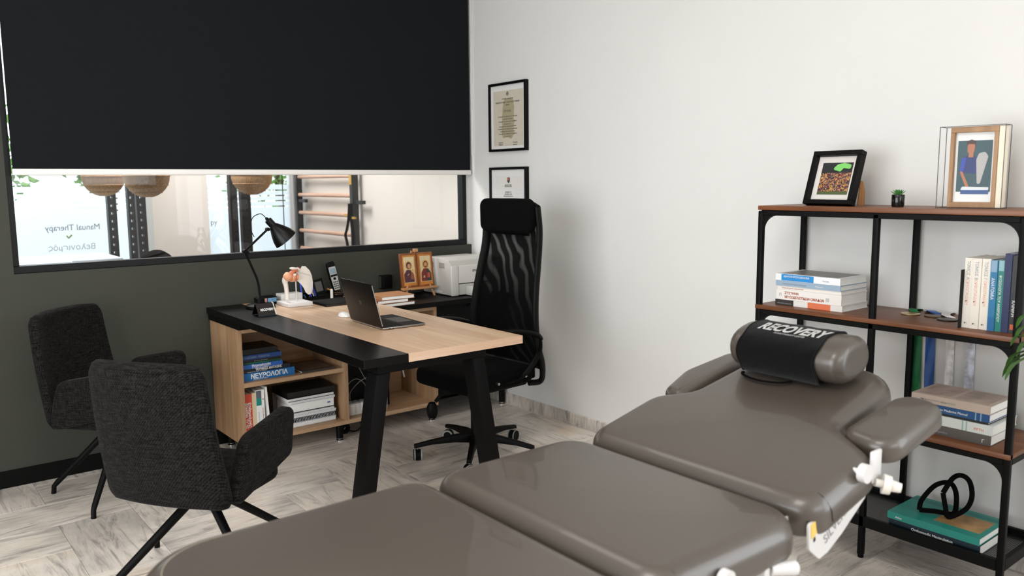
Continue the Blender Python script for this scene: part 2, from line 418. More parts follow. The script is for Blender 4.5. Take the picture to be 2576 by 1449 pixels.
# dark window wall with its opening
ww = MB()
ww.box(LX, 0.578, WY, WY+0.12, -0.1, H).box(0.578, WX, WY, WY+0.12, -0.1, 1.043).box(0.578, WX, WY, WY+0.12, 2.86, H)
struct('wall_window', ww, DARKW)
struct('trim_1', MB().box(3.277, WX, WY+0.03, WY+0.12, 1.043, 2.86), WHITE)
struct('baseboard_window', MB().box(LX, WX, WY-0.012, WY, 0.0, 0.085, 0.002, 1), mat('black_baseboard', '#050505', 0.5, spec=0.15))
bb = MB(); 
sk = struct('baseboard_right', MB().box(WX-0.004, WX, BY, WY-0.012, 0.0, 0.074), GROUT)
y = BY
while y < WY-0.02:
    e = min(y+0.6, WY-0.012); me = MB().box(-0.010, 0, -(e-y)/2+0.001, (e-y)/2-0.001, 0, 0.075, 0.001, 1)
    o = me.build('skirting_tile', MARBLE); o.parent = sk; o.location = (WX-0.001, (y+e)/2, 0); y = e
wf = struct('window_1', MB().box(0.578, 3.277, WY+0.02, WY+0.075, 1.043, 1.078, 0.002, 1).box(0.578, 0.606, WY+0.02, WY+0.075, 1.078, 2.86, 0.002, 1).box(3.240, 3.277, WY+0.02, WY+0.075, 1.078, 2.86, 0.002, 1).box(0.606, 3.240, WY+0.02, WY+0.075, 2.82, 2.86), mat('anthracite_window_frame', '#101013', 0.4, spec=0.25))
MB().box(0.600, 3.245, WY+0.045, WY+0.053, 1.073, 2.83).build('pane', GLASS, wf)

# ---------------------------------------------------------------- exercise room seen through the glass
EY = 7.42
GFL = mat('rubber_floor', '#6f6f70', 0.8)
struct('floor_2', MB().box(LX, WX, WY+0.12, EY+0.1, -0.1, 0.0), GFL)
struct('ceiling_2', MB().box(LX-0.1, WX+0.1, WY+0.12, EY+0.2, H, H+0.1), CEIL)
WARMW = mat('exercise_room_wall', '#ddd6cd', 0.85, spec=0.2)
struct('wall_right_2', MB().box(WX, WX+0.12, WY+0.12, EY+0.1, -0.1, H), WARMW)
struct('wall_left_2', MB().box(LX-0.12, LX, WY+0.12, EY+0.1, -0.1, H), WARMW)
struct('wall_column', MB().box(1.945, 2.405, EY-0.22, EY+0.04, -0.1, H), WARMW)
m, nt, N, L, b = newmat('frosted_film')
b.inputs['Base Color'].default_value = (0.9, 0.95, 0.98, 1); b.inputs['Roughness'].default_value = 0.6
tr = N.new('ShaderNodeBsdfTranslucent'); tr.inputs[0].default_value = (0.92, 0.96, 0.99, 1); mx = N.new('ShaderNodeMixShader'); mx.inputs[0].default_value = 0.75
L.new(b.outputs[0], mx.inputs[1]); L.new(tr.outputs[0], mx.inputs[2]); L.new(mx.outputs[0], N['Material Output'].inputs[0]); FROST = m
def shopfront(n, x0, x1, muls):
    f = MB()
    f.box(x0, x1, EY, EY+0.06, 0, 0.08).box(x0, x1, EY, EY+0.06, 2.75, H)
    for mx_ in muls: f.box(mx_-0.02, mx_+0.02, EY, EY+0.06, 0.08, 2.75)
    o = struct('window_%d' % n, f, mat('aluminium_frame', '#d8dadb', 0.4, 0.2))
    MB().box(x0, x1, EY+0.028, EY+0.034, 0.08, 2.75).build('pane', GLASS, o)
    z = 0.08
    for zt in (1.262, 1.314, 1.362, 1.412, 1.47):
        MB().box(x0, x1, EY+0.020, EY+0.023, z, zt-0.011).build('frosted_film', FROST, o); z = zt
    return o
w3 = shopfront(3, LX, 1.97, [-2.18, -0.6, 0.62, 1.95])
w4 = shopfront(4, 2.41, WX, [2.43, 3.27])
INK = mat('dark_ink', '#6d7274', 0.8); INKP = mat('pale_ink', '#a9afb0', 0.8); LIME = mat('green_ink', '#7f8f2f', 0.8)
text('lettering', 'Manual Therapy', 0.068, INK, w3, (1.588, EY+0.018, 1.105), (-1, 0, 0), (0, 0, 1), sx=0.92)
text('lettering', 'Βελονισμός', 0.066, INKP, w3, (1.545, EY+0.018, 0.945), (-1, 0, 0), (0, 0, 1), sx=0.95)
MB().tube([(1.335, EY+0.017, 1.062), (1.347, EY+0.017, 1.042), (1.372, EY+0.017, 1.066)], 0.006, n=6).build('tick_mark', LIME, w3)
text('lettering', 'py', 0.070, INK, w4, (2.497, EY+0.018, 1.105), (1, 0, 0), (0, 0, 1), sx=0.9)  # reflected, unmirrored letters drawn as print on the right pane

# greenery outdoors
GRASS = mat('outdoor_paving', '#b9b6ae', 0.9)
struct('ground', MB().box(LX-4, WX+5, EY+0.1, EY+9, -0.1, 0.0), GRASS)
LEAF = mat('tree_leaf', '#5f8f35', 0.7, rand=0.1, var=0.3, vscale=3); BARK = mat('bark', '#4a3a2c', 0.9)
def tree(x, y, h, r, label):
    t = thing('tree', label, 'tree', (x, y, 0), group='trees outside the shopfront')
    MB().tube([(0, 0, 0), (0.04, 0.02, h*0.5), (0, 0, h*0.8)], [0.09, 0.07, 0.04], n=8).build('trunk', BARK, t, world=False)
    b = MB(); rnd = random.Random(x)
    for _ in range(900):
        a = rnd.random()*6.28; u = rnd.uniform(-1, 1); q = r*rnd.random()**0.4
        p = Vector((q*math.sqrt(1-u*u)*math.cos(a), q*math.sqrt(1-u*u)*math.sin(a), h*0.72+q*u*0.9))
        d = Vector((rnd.gauss(0, 1), rnd.gauss(0, 1), rnd.gauss(0, 1))).normalized(); e = d.orthogonal().normalized(); s2 = 0.06
        b.face([p-d*s2, p+e*s2*0.6, p+d*s2, p-e*s2*0.6])
    o = b.build('foliage', LEAF, t, world=False); o['kind'] = 'stuff'
tree(0.9, 10.4, 2.6, 0.8, 'leftmost leafy tree seen through the far shopfront glass')
tree(2.75, 12.2, 2.8, 0.8, 'leafy tree half hidden behind the white column outside')
tree(4.6, 10.9, 2.7, 0.95, 'light green tree outside, just left of the wall bars')

# ---------------------------------------------------------------- roller blind
t = thing('roller_blind', 'black roller blind half lowered over the interior window', 'blind', (1.93, WY-0.04, 1.517))
b = MB()
g = [[(0.606+(3.276-0.606)*i/30, WY-0.028-0.002*math.sin(i*0.7), 1.535+1.40*j/10) for i in range(31)] for j in range(11)]
b.surf(g); b.box(0.606, 3.276, WY-0.0255, WY-0.0245, 1.535, 2.93)
b.build('blind_cloth', BLIND, t)
b = MB().box(0.603, 3.280, WY-0.036, WY-0.020, 1.516, 1.547, 0.005, 3); b.build('bottom_bar', mat('white_bar', '#e4e0db', 0.35, spec=0.5), t, ).update_tag()
MB().cyl((0.60, WY-0.045, 2.945), (3.285, WY-0.045, 2.945), 0.035, n=24).build('roller_tube', WHPL, t)
c = MB().tube([(3.289, WY-0.03, 2.93), (3.289, WY-0.03, 1.66), (3.289, WY-0.036, 1.642), (3.289, WY-0.042, 1.66), (3.289, WY-0.042, 2.93)], 0.0016, n=6).build('pull_chain', WHPL, t)

# ---------------------------------------------------------------- diploma frames on the white wall
def wall_frame(z0, z1, label, seed):
    y0, y1 = 3.935, 4.312; xf = 3.272; yc = (y0+y1)/2
    t = thing('diploma_frame', label, 'picture frame', (WX, yc, z0), group='diploma frames on the white wall')
    b = MB(); wd = 0.016
    for a in ((y0, y1, z0, z0+wd), (y0, y1, z1-wd, z1), (y0, y0+wd, z0+wd, z1-wd), (y1-wd, y1, z0+wd, z1-wd)): b.box(xf, WX, a[0], a[1], a[2], a[3], 0.001, 1)
    b.build('frame', BLACK, t)
    MB().box(xf+0.012, WX-0.002, y0+wd, y1-wd, z0+wd, z1-wd).build('mat_board', mat('white_mount', '#e2e0de', 0.9), t)
    return t, xf, y0, y1, z0, z1
BEIGE = mat('diploma_paper', '#cbc2b2', 0.9, var=0.04, vscale=30); PRN = mat('print_dark', '#3b3631', 0.9); OLIVE = mat('olive_print', '#a89d80', 0.9)
t, xf, y0, y1, z0, z1 = wall_frame(1.660, 2.090, 'upper black framed diploma on beige paper with an olive figure', 1)
x = xf+0.011
MB().box(x, x+0.002, y0+0.035, y1-0.042, z0+0.034, z1-0.05).build('certificate', BEIGE, t)
yc = (y0+y1)/2
op = [(-.03, .12), (.05, .115), (.062, .06), (.055, .0), (.064, -.03), (.05, -.075), (.065, -.10), (.03, -.135), (-.01, -.12), (-.055, -.13), (-.065, -.09), (-.06, .0), (-.055, .06), (-.045, .10)]
MB().prism(rpoly(op, 0.015, 3), 0.0006, frame_m((x-0.0003, yc-0.005, 1.87), (0, -1, 0), (0, 0, 1))).build('printed_figure', OLIVE, t)
def lines(parent, x, rows, m, name='printed_text', nrm=-1):
    for (yc_, z, w_, h_, body) in rows:
        text(name, body, h_*1.35, m, parent, (x, yc_, z), (0, -1, 0), (0, 0, 1), align='CENTER', sx=1.0)
text('printed_crest', 'Θ', 0.030, PRN, t, (x-0.001, yc, 2.008), (0, -1, 0), (0, 0, 1), align='CENTER', bold=0.001)
lines(t, x-0.001, [(yc, 1.985, .1, .007, 'ΕΛΛΗΝΙΚΗ ΔΗΜΟΚΡΑΤΙΑ'), (yc, 1.962, .1, .010, 'ΠΑΝΕΠΙΣΤΗΜΙΟ ΣΧΟΛΗ ΕΠΙΣΤΗΜΩΝ'), (yc, 1.946, .1, .008, 'ΤΜΗΜΑ'), (yc, 1.905, .1, .014, 'ΠΤΥΧΙΟ')]+
      [(yc, 1.875-k*0.0155, .1, .0075, 'τω τμηματι της σχολης και των επιστημων'[:(38, 20, 36, 16, 34, 38, 30, 36, 14)[k]]) for k in range(9)]+
      [(yc+0.07, 1.712, .1, .006, 'Ο Πρυτανης'), (yc+0.07, 1.700, .1, .006, 'Καθηγητης'), (yc-0.075, 1.712, .1, .006, 'Ο Κοσμητωρ'), (yc-0.075, 1.698, .1, .006, 'Καθηγητης')], PRN)
MB().box(xf+0.004, xf+0.006, y0+0.015, y1-0.015, z0+0.015, z1-0.015).build('glazing', PGLASS, t)
t, xf, y0, y1, z0, z1 = wall_frame(1.130, 1.560, 'lower black framed diploma, mostly hidden behind the office chair', 2)
MB().box(x, x+0.002, y0+0.055, y1-0.06, z0+0.05, z1-0.06).build('certificate', mat('white_certificate', '#dfdcd8', 0.9), t)
b = MB(); b.prism([(-.014, .018), (.014, .018), (.014, -.008), (0, -.02), (-.014, -.008)], 0.0006, frame_m((x-0.0003, yc-0.004, 1.477), (0, -1, 0), (0, 0, 1))); b.build('printed_crest', mat('crest_grey', '#4a4744', 0.9), t)
MB().prism([(-.010, .015), (.004, .015), (.004, 0), (-.010, 0)], 0.0006, frame_m((x-0.0012, yc-0.004, 1.477), (0, -1, 0), (0, 0, 1))).build('crest_field', mat('crest_orange', '#c96b42', 0.9), t)
lines(t, x-0.001, [(yc, 1.443, .1, .007, 'ΠΑΝΕΠΙΣΤΗΜΙΟ'), (yc, 1.434, .1, .006, 'ΑΝΩΤΑΤΗ ΣΧΟΛΗ'), (yc, 1.398, .1, .007, 'ΑΠΟΝΕΜΕΙ ΤΟ'), (yc, 1.385, .1, .007, 'ΔΙΠΛΩΜΑ ΣΤΟΝ'), (yc, 1.372, .1, .007, 'ΦΥΣΙΚΟΘΕΡΑΠΕΥΤΗ')], PRN)
MB().box(xf+0.004, xf+0.006, y0+0.015, y1-0.015, z0+0.015, z1-0.015).build('glazing', PGLASS, t)

# ---------------------------------------------------------------- black and oak sideboard along the window wall
YF, YB = 4.13, WY-0.016
t = thing('sideboard', 'low oak sideboard with black top and open cubbies under the window', 'sideboard', (2.39, 4.33, 0))
T = 0.024
b = MB()
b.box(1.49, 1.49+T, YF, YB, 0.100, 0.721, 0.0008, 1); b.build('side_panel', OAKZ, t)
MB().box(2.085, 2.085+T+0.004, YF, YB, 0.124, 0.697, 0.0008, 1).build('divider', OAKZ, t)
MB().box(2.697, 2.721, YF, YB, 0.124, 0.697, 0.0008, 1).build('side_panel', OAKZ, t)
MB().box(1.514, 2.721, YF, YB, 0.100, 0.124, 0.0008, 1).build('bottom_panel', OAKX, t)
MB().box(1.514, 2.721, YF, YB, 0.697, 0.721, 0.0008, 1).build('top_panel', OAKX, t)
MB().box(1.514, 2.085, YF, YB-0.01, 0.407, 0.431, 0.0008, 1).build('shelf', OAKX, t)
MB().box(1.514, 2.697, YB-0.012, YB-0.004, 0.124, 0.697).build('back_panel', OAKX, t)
b = MB().box(2.7225, 3.283, YF+0.02, YB, 0.145, 0.723, 0.001, 1); b.build('black_carcass', BLACK, t, )
for k in range(3):
    z0 = 0.15+k*0.19; f = MB().box(2.7245, 3.281, YF, YF+0.019, z0, z0+0.186, 0.001, 1).build('drawer', BLACK, t)
    MB().box(2.95, 3.06, YF-0.012, YF-0.001, z0+0.168, z0+0.176, 0.002, 2).build('handle', BLKMET, f)
MB().box(1.482, 3.286, YF-0.045, YB, 0.7235, 0.753, 0.001, 1).build('top', BLACK, t)
for (lx, ly) in ((2.07, 4.176), (2.70, 4.176), (3.262, 4.185), (1.56, 4.50), (2.70, 4.50), (3.25, 4.50), (1.56, 4.176)):
    l = MB().cyl((lx, ly, 0.014), (lx, ly, 0.10 if lx < 2.9 else 0.145), 0.020, n=20).build('leg', BLKMET, t)
    MB().lathe([(0, 0), (0.021, 0), (0.021, 0.004), (0.013, 0.008), (0.013, 0.014), (0, 0.014)], Matrix.Translation((lx, ly, 0)), 20).build('foot', CHROME, l)

# ---------------------------------------------------------------- desk
DZ = 0.790
t = thing('desk', 'two-tone black and oak desk reaching from the sideboard into the room', 'desk', (1.88, 3.65, 0))
MB().box(1.478, 1.678, 2.755, WY-0.005, 0.755, DZ, 0.001, 1).build('black_top', mat('black_desktop', '#070605', 0.36, var=0.1, vscale=60, stretch=(1, 0.05, 1), bump=0.06, bscale=200, spec=0.16), t)
MB().box(1.679, 2.268, 2.757, WY-0.005, 0.755, DZ, 0.001, 1).build('oak_top', OAK, t)
MB().box(1.679, 2.268, 2.755, 2.757, 0.755, DZ).build('edge_band', wood('oak_edge_band', '#d2b096', '#c9a58a', '#d9b9a0', 'X', 0.45), t)
def bar(name, p, q, w_, d_, m, parent):
    # rectangular bar between p and q, w_ along x, d_ along y
    p = Vector(p); q = Vector(q); b = MB(); tt = bmesh.new()
    vs = []
    for c_ in (p, q): vs += [tt.verts.new((c_.x+sx*w_/2, c_.y+sy*d_/2, c_.z)) for sx, sy in ((-1, -1), (1, -1), (1, 1), (-1, 1))]
    for f in ((3, 2, 1, 0), (4, 5, 6, 7), (0, 1, 5, 4), (1, 2, 6, 5), (2, 3, 7, 6), (3, 0, 4, 7)): tt.faces.new([vs[i] for i in f])
    bmesh.ops.bevel(tt, geom=list(tt.edges), offset=0.003, segments=2, profile=0.5, affect='EDGES')
    b._take(tt); return b.build(name, m, parent)
DESKLEG = mat('matt_black_steel', '#070606', 0.6, bump=0.05, spec=0.12)
bar('leg', (1.585, 2.835, 0.715), (1.466, 2.835, 0.0), 0.062, 0.085, DESKLEG, t)
bar('leg', (2.052, 2.835, 0.715), (2.172, 2.835, 0.0), 0.062, 0.085, DESKLEG, t)
MB().box(1.555, 2.09, 2.79, 2.88, 0.716, 0.754, 0.002, 2).build('crossbar', DESKLEG, t)
MB().box(1.80, 1.86, 2.88, 4.08, 0.716, 0.754, 0.002, 2).build('support_beam', DESKLEG, t)

# ---------------------------------------------------------------- metal and walnut shelving unit
SX0, SX1, SY0, SY1, SZ = 2.945, 3.285, 1.015, 2.025, 1.360
t = thing('shelving_unit', 'black metal shelving unit with walnut boards against the white wall', 'shelf', (3.12, 1.52, 0))
pw = 0.022
posts = [(SX0, SY0), (SX0, SY1-pw), (SX1-pw, SY0), (SX1-pw, SY1-pw), (SX0, 1.508), (SX1-pw, 1.508)]
for (px, py) in posts:
    p_ = MB().box(px, px+pw, py, py+pw, 0.012, SZ-0.022, 0.003, 2).build('post', BLKMET, t)
    MB().cyl((px+pw/2, py+pw/2, 0), (px+pw/2, py+pw/2, 0.014), 0.011, n=12).build('foot', BLKPL, p_)
def bracket(y, z, sy, sz, r):
    # curved corner gusset in the YZ plane with its right angle at (y, z)
    pts = [(0, 0), (r, 0)]+[(r-r*math.sin(a)*1.0, r-r*math.cos(a)) for a in [math.pi/2*k/8 for k in range(0, 9)]]
    pts = [(0, 0)]+[(r*(1-math.sin(math.pi/2*k/8)), r*(1-math.cos(math.pi/2*k/8))) for k in range(9)]
    return [(y+sy*u, z+sz*v) for u, v in pts]
def board(z, ya, yb, rr):
    MB().box(SX0-0.003, SX1, ya, yb, z-0.018, z, 0.002, 2).build('shelf_board', BROWNW, t)
    for xx in (SX0, SX1-pw):
        MB().box(xx, xx+pw, ya+pw, yb-pw, z-0.040, z-0.0185, 0.002, 1).build('rail', BLKMET, t)
    for yy in (ya, yb-pw):
        MB().box(SX0+pw, SX1-pw, yy, yy+pw, z-0.040, z-0.0185, 0.002, 1).build('rail', BLKMET, t)
    for xx in (SX0,):
        for (yy, sy) in rr:
            MB().prism([(v, u) for v, u in bracket(yy, z-0.040, sy, -1, 0.062)], 0.016, Matrix(((0, 0, 1, xx+0.003), (1, 0, 0, 0), (0, 1, 0, 0), (0, 0, 0, 1)))).build('corner_bracket', BLKMET, t)
board(1.360, SY0, SY1, [(SY0+pw, 1), (SY1-pw, -1)])
board(0.945, SY0, SY1, [(SY0+pw, 1), (SY1-pw, -1)])
board(0.545, SY0, 1.53, [(SY0+pw, 1)])
MESH = None
m, nt, N, L, b_ = newmat('perforated_metal'); b_.inputs['Base Color'].default_value = srgb('#0b0b0b'); b_.inputs['Roughness'].default_value = 0.4
tr = N.new('ShaderNodeBsdfTransparent'); mx = N.new('ShaderNodeMixShader'); tc = N.new('ShaderNodeTexCoord')
vo = N.new('ShaderNodeTexVoronoi'); vo.inputs['Scale'].default_value = 160; vo.inputs['Randomness'].default_value = 0.0; vo.voronoi_dimensions = '2D'; L.new(tc.outputs['Object'], vo.inputs['Vector'])
cm = N.new('ShaderNodeMath'); cm.operation = 'LESS_THAN'; cm.inputs[1].default_value = 0.33; L.new(vo.outputs[0], cm.inputs[0])
L.new(cm.outputs[0], mx.inputs[0]); L.new(b_.outputs[0], mx.inputs[1]); L.new(tr.outputs[0], mx.inputs[2]); L.new(mx.outputs[0], N['Material Output'].inputs[0]); MESH = m
MB().box(SX0+0.01, SX1-0.01, SY0+0.01, SY1-0.01, 0.148, 0.150).build('perforated_tray', MESH, t)
for a in ((SX0, SX0+0.018, SY0+pw, SY1-pw), (SX1-0.018, SX1, SY0+pw, SY1-pw), (SX0+pw, SX1-pw, SY0, SY0+0.018), (SX0+pw, SX1-pw, SY1-0.018, SY1)):
    MB().box(a[0], a[1], a[2], a[3], 0.128, 0.170, 0.002, 1).build('tray_rail', BLKMET, t)

# ---------------------------------------------------------------- two tweed armchairs on swivel leg stars
def make_armchair(label, loc, rz, legrot, LR=0.40):
    t = thing('armchair', label, 'chair', loc, rz, group='charcoal tweed armchairs')
    # backrest: curved padded shell
    NR = 25
    def shell(ox):
        g = []
        for j in range(NR):
            e = j/(NR-1); v = 0.5-0.5*math.cos(math.pi*e); v = 0.6*v+0.4*e; z = 0.385+0.485*v; hw = 0.236-0.024*v; x = -0.165-0.085*v-0.01*math.sin(v*3.1)
            for dist, r_ in ((0.892-z, 0.060), (z-0.368, 0.055)):
                if dist < r_: hw -= r_-math.sqrt(max(0, r_*r_-(r_-dist)**2))
            g.append([(x+0.035*(abs(u)**2.4)+ox, u*hw, z-0.006*(abs(u)**4)) for u in [(-1+2*i/16) for i in range(17)]])
        return g
    th = 0.050; A = shell(0.0); B = shell(-th)
    b = MB(); bm = b.bm
    rows = []
    for j in range(NR):
        a = A[j]; c = B[j]
        edge = lambda p, q, s_: [Vector(p)+(Vector(q)-Vector(p))*k/4+Vector((0, s_*0.016*math.sin(math.pi*k/4), 0)) for k in range(1, 4)]
        ring = [Vector(p) for p in a]+edge(a[-1], c[-1], 1)+[Vector(p) for p in c[::-1]]+edge(c[0], a[0], -1)
        rows.append(ring)
    def cap(ring, dz, steps=3):
        out = []
        cx = sum(p.x for p in ring)/len(ring)
        for k in range(1, steps+1):
            f = k/steps; s_ = math.cos(f*math.pi/2*0.92)
            r = []
            n = len(ring)
            for i, p in enumerate(ring):
                # pull the two faces together
                mate = ring[(19+16-i) % n] if i < 17 else None
                q = p.copy()
                if i < 17: o_ = ring[(36-i)] if 36-i < n else p
                r.append(q)
            out.append(r)
        return out
    grid = rows
    # rounded top and bottom: squeeze rings
    def squeeze(ring, f, dz):
        out = []
        for i, p in enumerate(ring):
            cx = None
            y_ = p.y
            # mid surface x at this y
            u = max(-1, min(1, y_/max(abs(q.y) for q in ring)))
            base = ring[8].x+0.035*(abs(u)**2.4); mid = base-th/2
            out.append(Vector((mid+(p.x-mid)*f, p.y*(1-0.16*(1-f)), p.z+dz)))
        return out
    top = [squeeze(rows[-1], math.cos(a), 0.022*math.sin(a)) for a in (0.5, 1.0, 1.4)]
    bot = [squeeze(rows[0], math.cos(a), -0.016*math.sin(a)) for a in (1.4, 1.0, 0.5)]
    allr = bot+rows+top
    b.surf([[tuple(p) for p in r] for r in allr], closed_u=True)
    b.face([tuple(p) for p in allr[0]][::-1], True); b.face([tuple(p) for p in allr[-1]], True)
    b.build('backrest', FAB, t, world=False, recalc=True, sharp=60)
    # seat
    poly = rpoly([(-0.16, -0.232), (0.205, -0.236), (0.205, 0.236), (-0.16, 0.232)], [0.04, 0.09, 0.09, 0.04])
    b = MB(); cushion(b, poly, 0.085, 0.035, 0.008, Matrix.Translation((0, 0, 0.455))); b.build('seat', FAB, t, world=False, sharp=70)
    # arms: side wings rising from the seat
    for s_ in (-1, 1):
        out = rpoly([(-0.155, 0.365), (0.200, 0.452), (0.197, 0.655), (-0.085, 0.600), (-0.125, 0.50)], [0.03, 0.035, 0.045, 0.07, 0.05], 6)
        out = [p for p in out]
        b = MB(); tmp = MB()
        tt = bmesh.new()
        prof = [(-0.5, 0.012), (-0.46, 0.005), (-0.3, 0.0), (0.3, 0.0), (0.46, 0.005), (0.5, 0.012)]
        rings = []
        for w_, ins in prof:
            rings.append([tt.verts.new((x_, s_*(0.238+w_*0.046+0.030*max(0, (z_-0.40)/0.25)*(0.6+1.2*max(0, x_+0.1))), z_)) for x_, z_ in offset_in(out, ins)])
        n = len(out)
        for P, Q in zip(rings, rings[1:]):
            for i in range(n):
                j = (i+1) % n; f = tt.faces.new((P[i], P[j], Q[j], Q[i])); f.smooth = True
        tt.faces.new(rings[0][::-1]).smooth = True; tt.faces.new(rings[-1]).smooth = True
        bmesh.ops.recalc_face_normals(tt, faces=tt.faces); b._take(tt)
        b.build('armrest', FAB, t, world=False, sharp=60)
    # hub and four legs
    MB().cyl((0.02, 0, 0.325), (0.02, 0, 0.372), 0.045, n=24).box(-0.10, 0.14, -0.05, 0.05, 0.358, 0.372).build('swivel_plate', BLKMET, t, world=False)
    for k in range(4):
        a = legrot+k*math.pi/2; c_, s2 = math.cos(a), math.sin(a)
        pts = [(0.02+0.01*c_, 0.01*s2, 0.345), (0.02+0.06*c_, 0.06*s2, 0.315), ((LR-0.018)*c_, (LR-0.018)*s2, 0.052), ((LR-0.004)*c_, (LR-0.004)*s2, 0.036), (LR*c_, LR*s2, 0.0)]
        MB().tube(pts, [0.017, 0.017, 0.0125, 0.011, 0.011], n=12).build('leg', BLKMET, t, world=False)
    return t
ang1 = math.atan2(.57, .82)
make_armchair('charcoal tweed armchair turned with its back to us, nearest the grey treatment table', (0.905, 2.964, 0), ang1, R(97.7)-ang1, 0.425)
ang2 = R(-50)
make_armchair('charcoal tweed armchair in the corner by the dark wall, behind the nearer armchair', (0.900, 4.135, 0), ang2, R(145)-ang2, 0.325)

# ---------------------------------------------------------------- high-backed mesh office chair
t = thing('office_chair', 'black high-backed mesh office chair with headrest behind the desk', 'chair', (2.52, 3.465, 0), R(184), None)
LF = dict(world=False)
MB().cyl((0, 0, 0.06), (0, 0, 0.115), 0.038, 0.030, n=24).build('hub', BLKPL, t, **LF)
for k in range(5):
    a = R(11.7-184+72*k+0.0); c_, s_ = math.cos(a), math.sin(a)
    b = MB(); M0 = Matrix.Rotation(a, 4, 'Z')
    tt = bmesh.new(); sec = [(0.02, 0.024, 0.075, 0.125), (0.12, 0.021, 0.085, 0.122), (0.24, 0.017, 0.082, 0.105), (0.335, 0.014, 0.068, 0.088)]
    rr = []
    for x_, hw, za, zb in sec: rr.append([tt.verts.new((x_, y_, z_)) for y_, z_ in ((-hw, za), (hw, za), (hw*0.8, zb), (-hw*0.8, zb))])
    for P, Q in zip(rr, rr[1:]):
        for i in range(4): tt.faces.new((P[i], P[(i+1) % 4], Q[(i+1) % 4], Q[i]))
    tt.faces.new(rr[0][::-1]); tt.faces.new(rr[-1]); bmesh.ops.recalc_face_normals(tt, faces=tt.faces); bmesh.ops.bevel(tt, geom=list(tt.edges), offset=0.003, segments=2, profile=0.5, affect='EDGES')
    b._take(tt, M0); o = b.build('base_arm', BLKPL, t, **LF)
    # caster: fork and two wheels
    cx, cy = 0.318*c_, 0.318*s_; ca = a+R(100+37*k)
    MB().cyl((cx, cy, 0.040), (cx, cy, 0.075), 0.006, n=10).build('caster_stem', STEEL, o, **LF)
    u = Vector((math.cos(ca), math.sin(ca), 0))
    b = MB(); pc = Vector((cx, cy, 0.030))-u.cross(Vector((0, 0, 1)))*0.0
    b.use(BLKPL).cyl(pc-u*0.022, pc+u*0.022, 0.0285, n=24).cyl(pc-u*0.009, pc+u*0.009, 0.031, n=24)
    b.use(mat('grey_rubber', '#9aa19c', 0.7))
    for sgn in (-1, 1): b.lathe([(0.0220, 0), (0.030, 0), (0.030, 0.006), (0.0220, 0.006)], frame_m(pc+u*sgn*0.0175, u.orthogonal(), u.cross(u.orthogonal())), 28)
    b.use(BLKPL)
    for sgn in (-1, 1): b.lathe([(0, 0.001), (0.0215, 0.001)], frame_m(pc+u*sgn*0.0225, u.orthogonal(), u.cross(u.orthogonal())), 20)
    b.build('caster', None, o, **LF)
MB().cyl((0, 0, 0.11), (0, 0, 0.26), 0.026, n=20).cyl((0, 0, 0.26), (0, 0, 0.385), 0.015, n=16).build('gas_lift', BLKPL, t, **LF)
MB().box(-0.15, 0.12, -0.07, 0.07, 0.355, 0.415, 0.012, 3).box(-0.31, -0.13, -0.035, 0.035, 0.360, 0.395, 0.008, 2).build('tilt_mechanism', BLKPL, t, **LF)
pol = rpoly([(-0.235, -0.235), (0.26, -0.25), (0.26, 0.25), (-0.235, 0.235)], [0.07, 0.11, 0.11, 0.07])
b = MB(); cushion(b, pol, 0.085, 0.036, 0.01, Matrix.Translation((0, 0, 0.495))); b.build('seat', BLKFAB, t, **LF, sharp=70)
b = MB(); cushion(b, rpoly([(-0.22, -0.2), (0.2, -0.2), (0.2, 0.2), (-0.22, 0.2)], 0.05), 0.03, 0.008, 0, Matrix.Translation((0, 0, 0.422))); b.build('seat_pan', BLKPL, t, **LF)
# levers: knob under the front right of the seat and a paddle
MB().cyl((0.10, -0.07, 0.385), (0.12, -0.20, 0.385), 0.007, n=10).box(0.09, 0.15, -0.27, -0.19, 0.377, 0.393, 0.007, 2).build('height_lever', BLKPL, t, **LF)
MB().cyl((0.20, -0.03, 0.375), (0.235, -0.045, 0.33), 0.010, n=10).lathe([(0, -0.046), (0.020, -0.040), (0.028, -0.02), (0.030, 0.0), (0.028, 0.02), (0.018, 0.04), (0, 0.045)], Matrix.Translation((0.245, -0.06, 0.285)), 18).build('tension_knob', BLKPL, t, **LF)
# back frame
prof = [(-0.215, 0.385), (-0.262, 0.42), (-0.252, 0.50), (-0.222, 0.60), (-0.212, 0.72), (-0.225, 0.86), (-0.252, 1.00), (-0.275, 1.12), (-0.282, 1.22), (-0.275, 1.335)]
def bx_(z):
    for (xa, za), (xb, zb) in zip(prof[1:], prof[2:]):
        if za <= z <= zb: 
            f = (z-za)/(zb-za); return xa+(xb-xa)*f
    return prof[-1][0]
def bw_(z): return 0.212+0.045*max(0, min(1, (1.15-z)/0.5))-0.01*max(0, (z-1.2)/0.15)
for s_ in (-1, 1):
    pts = bez([Vector((-0.215, s_*0.19, 0.395)), Vector((-0.275, s_*0.225, 0.405))]+[Vector((x_-0.0, s_*bw_(z_), z_)) for x_, z_ in prof[2:]], 6)
    MB().tube(pts, 0.021, n=10, flat=(0.75, 1.2)).build('side_frame', BLKPL, t, **LF)
pts = bez([(bx_(1.30), -bw_(1.3), 1.325), (bx_(1.3), -0.13, 1.352), (bx_(1.3), 0, 1.358), (bx_(1.3), 0.13, 1.352), (bx_(1.3), bw_(1.3), 1.325)], 6)
MB().tube(pts, 0.020, n=10, flat=(1, 0.8)).build('top_frame', BLKPL, t, **LF)
MB().box(-0.262, -0.222, -0.20, 0.20, 0.415, 0.50, 0.012, 3).build('lower_frame', BLKPL, t, **LF)
m, nt, N, L, b_ = newmat('back_mesh'); b_.inputs['Base Color'].default_value = srgb('#030303'); b_.inputs['Roughness'].default_value = 0.9; b_.inputs['Specular IOR Level'].default_value = 0.1
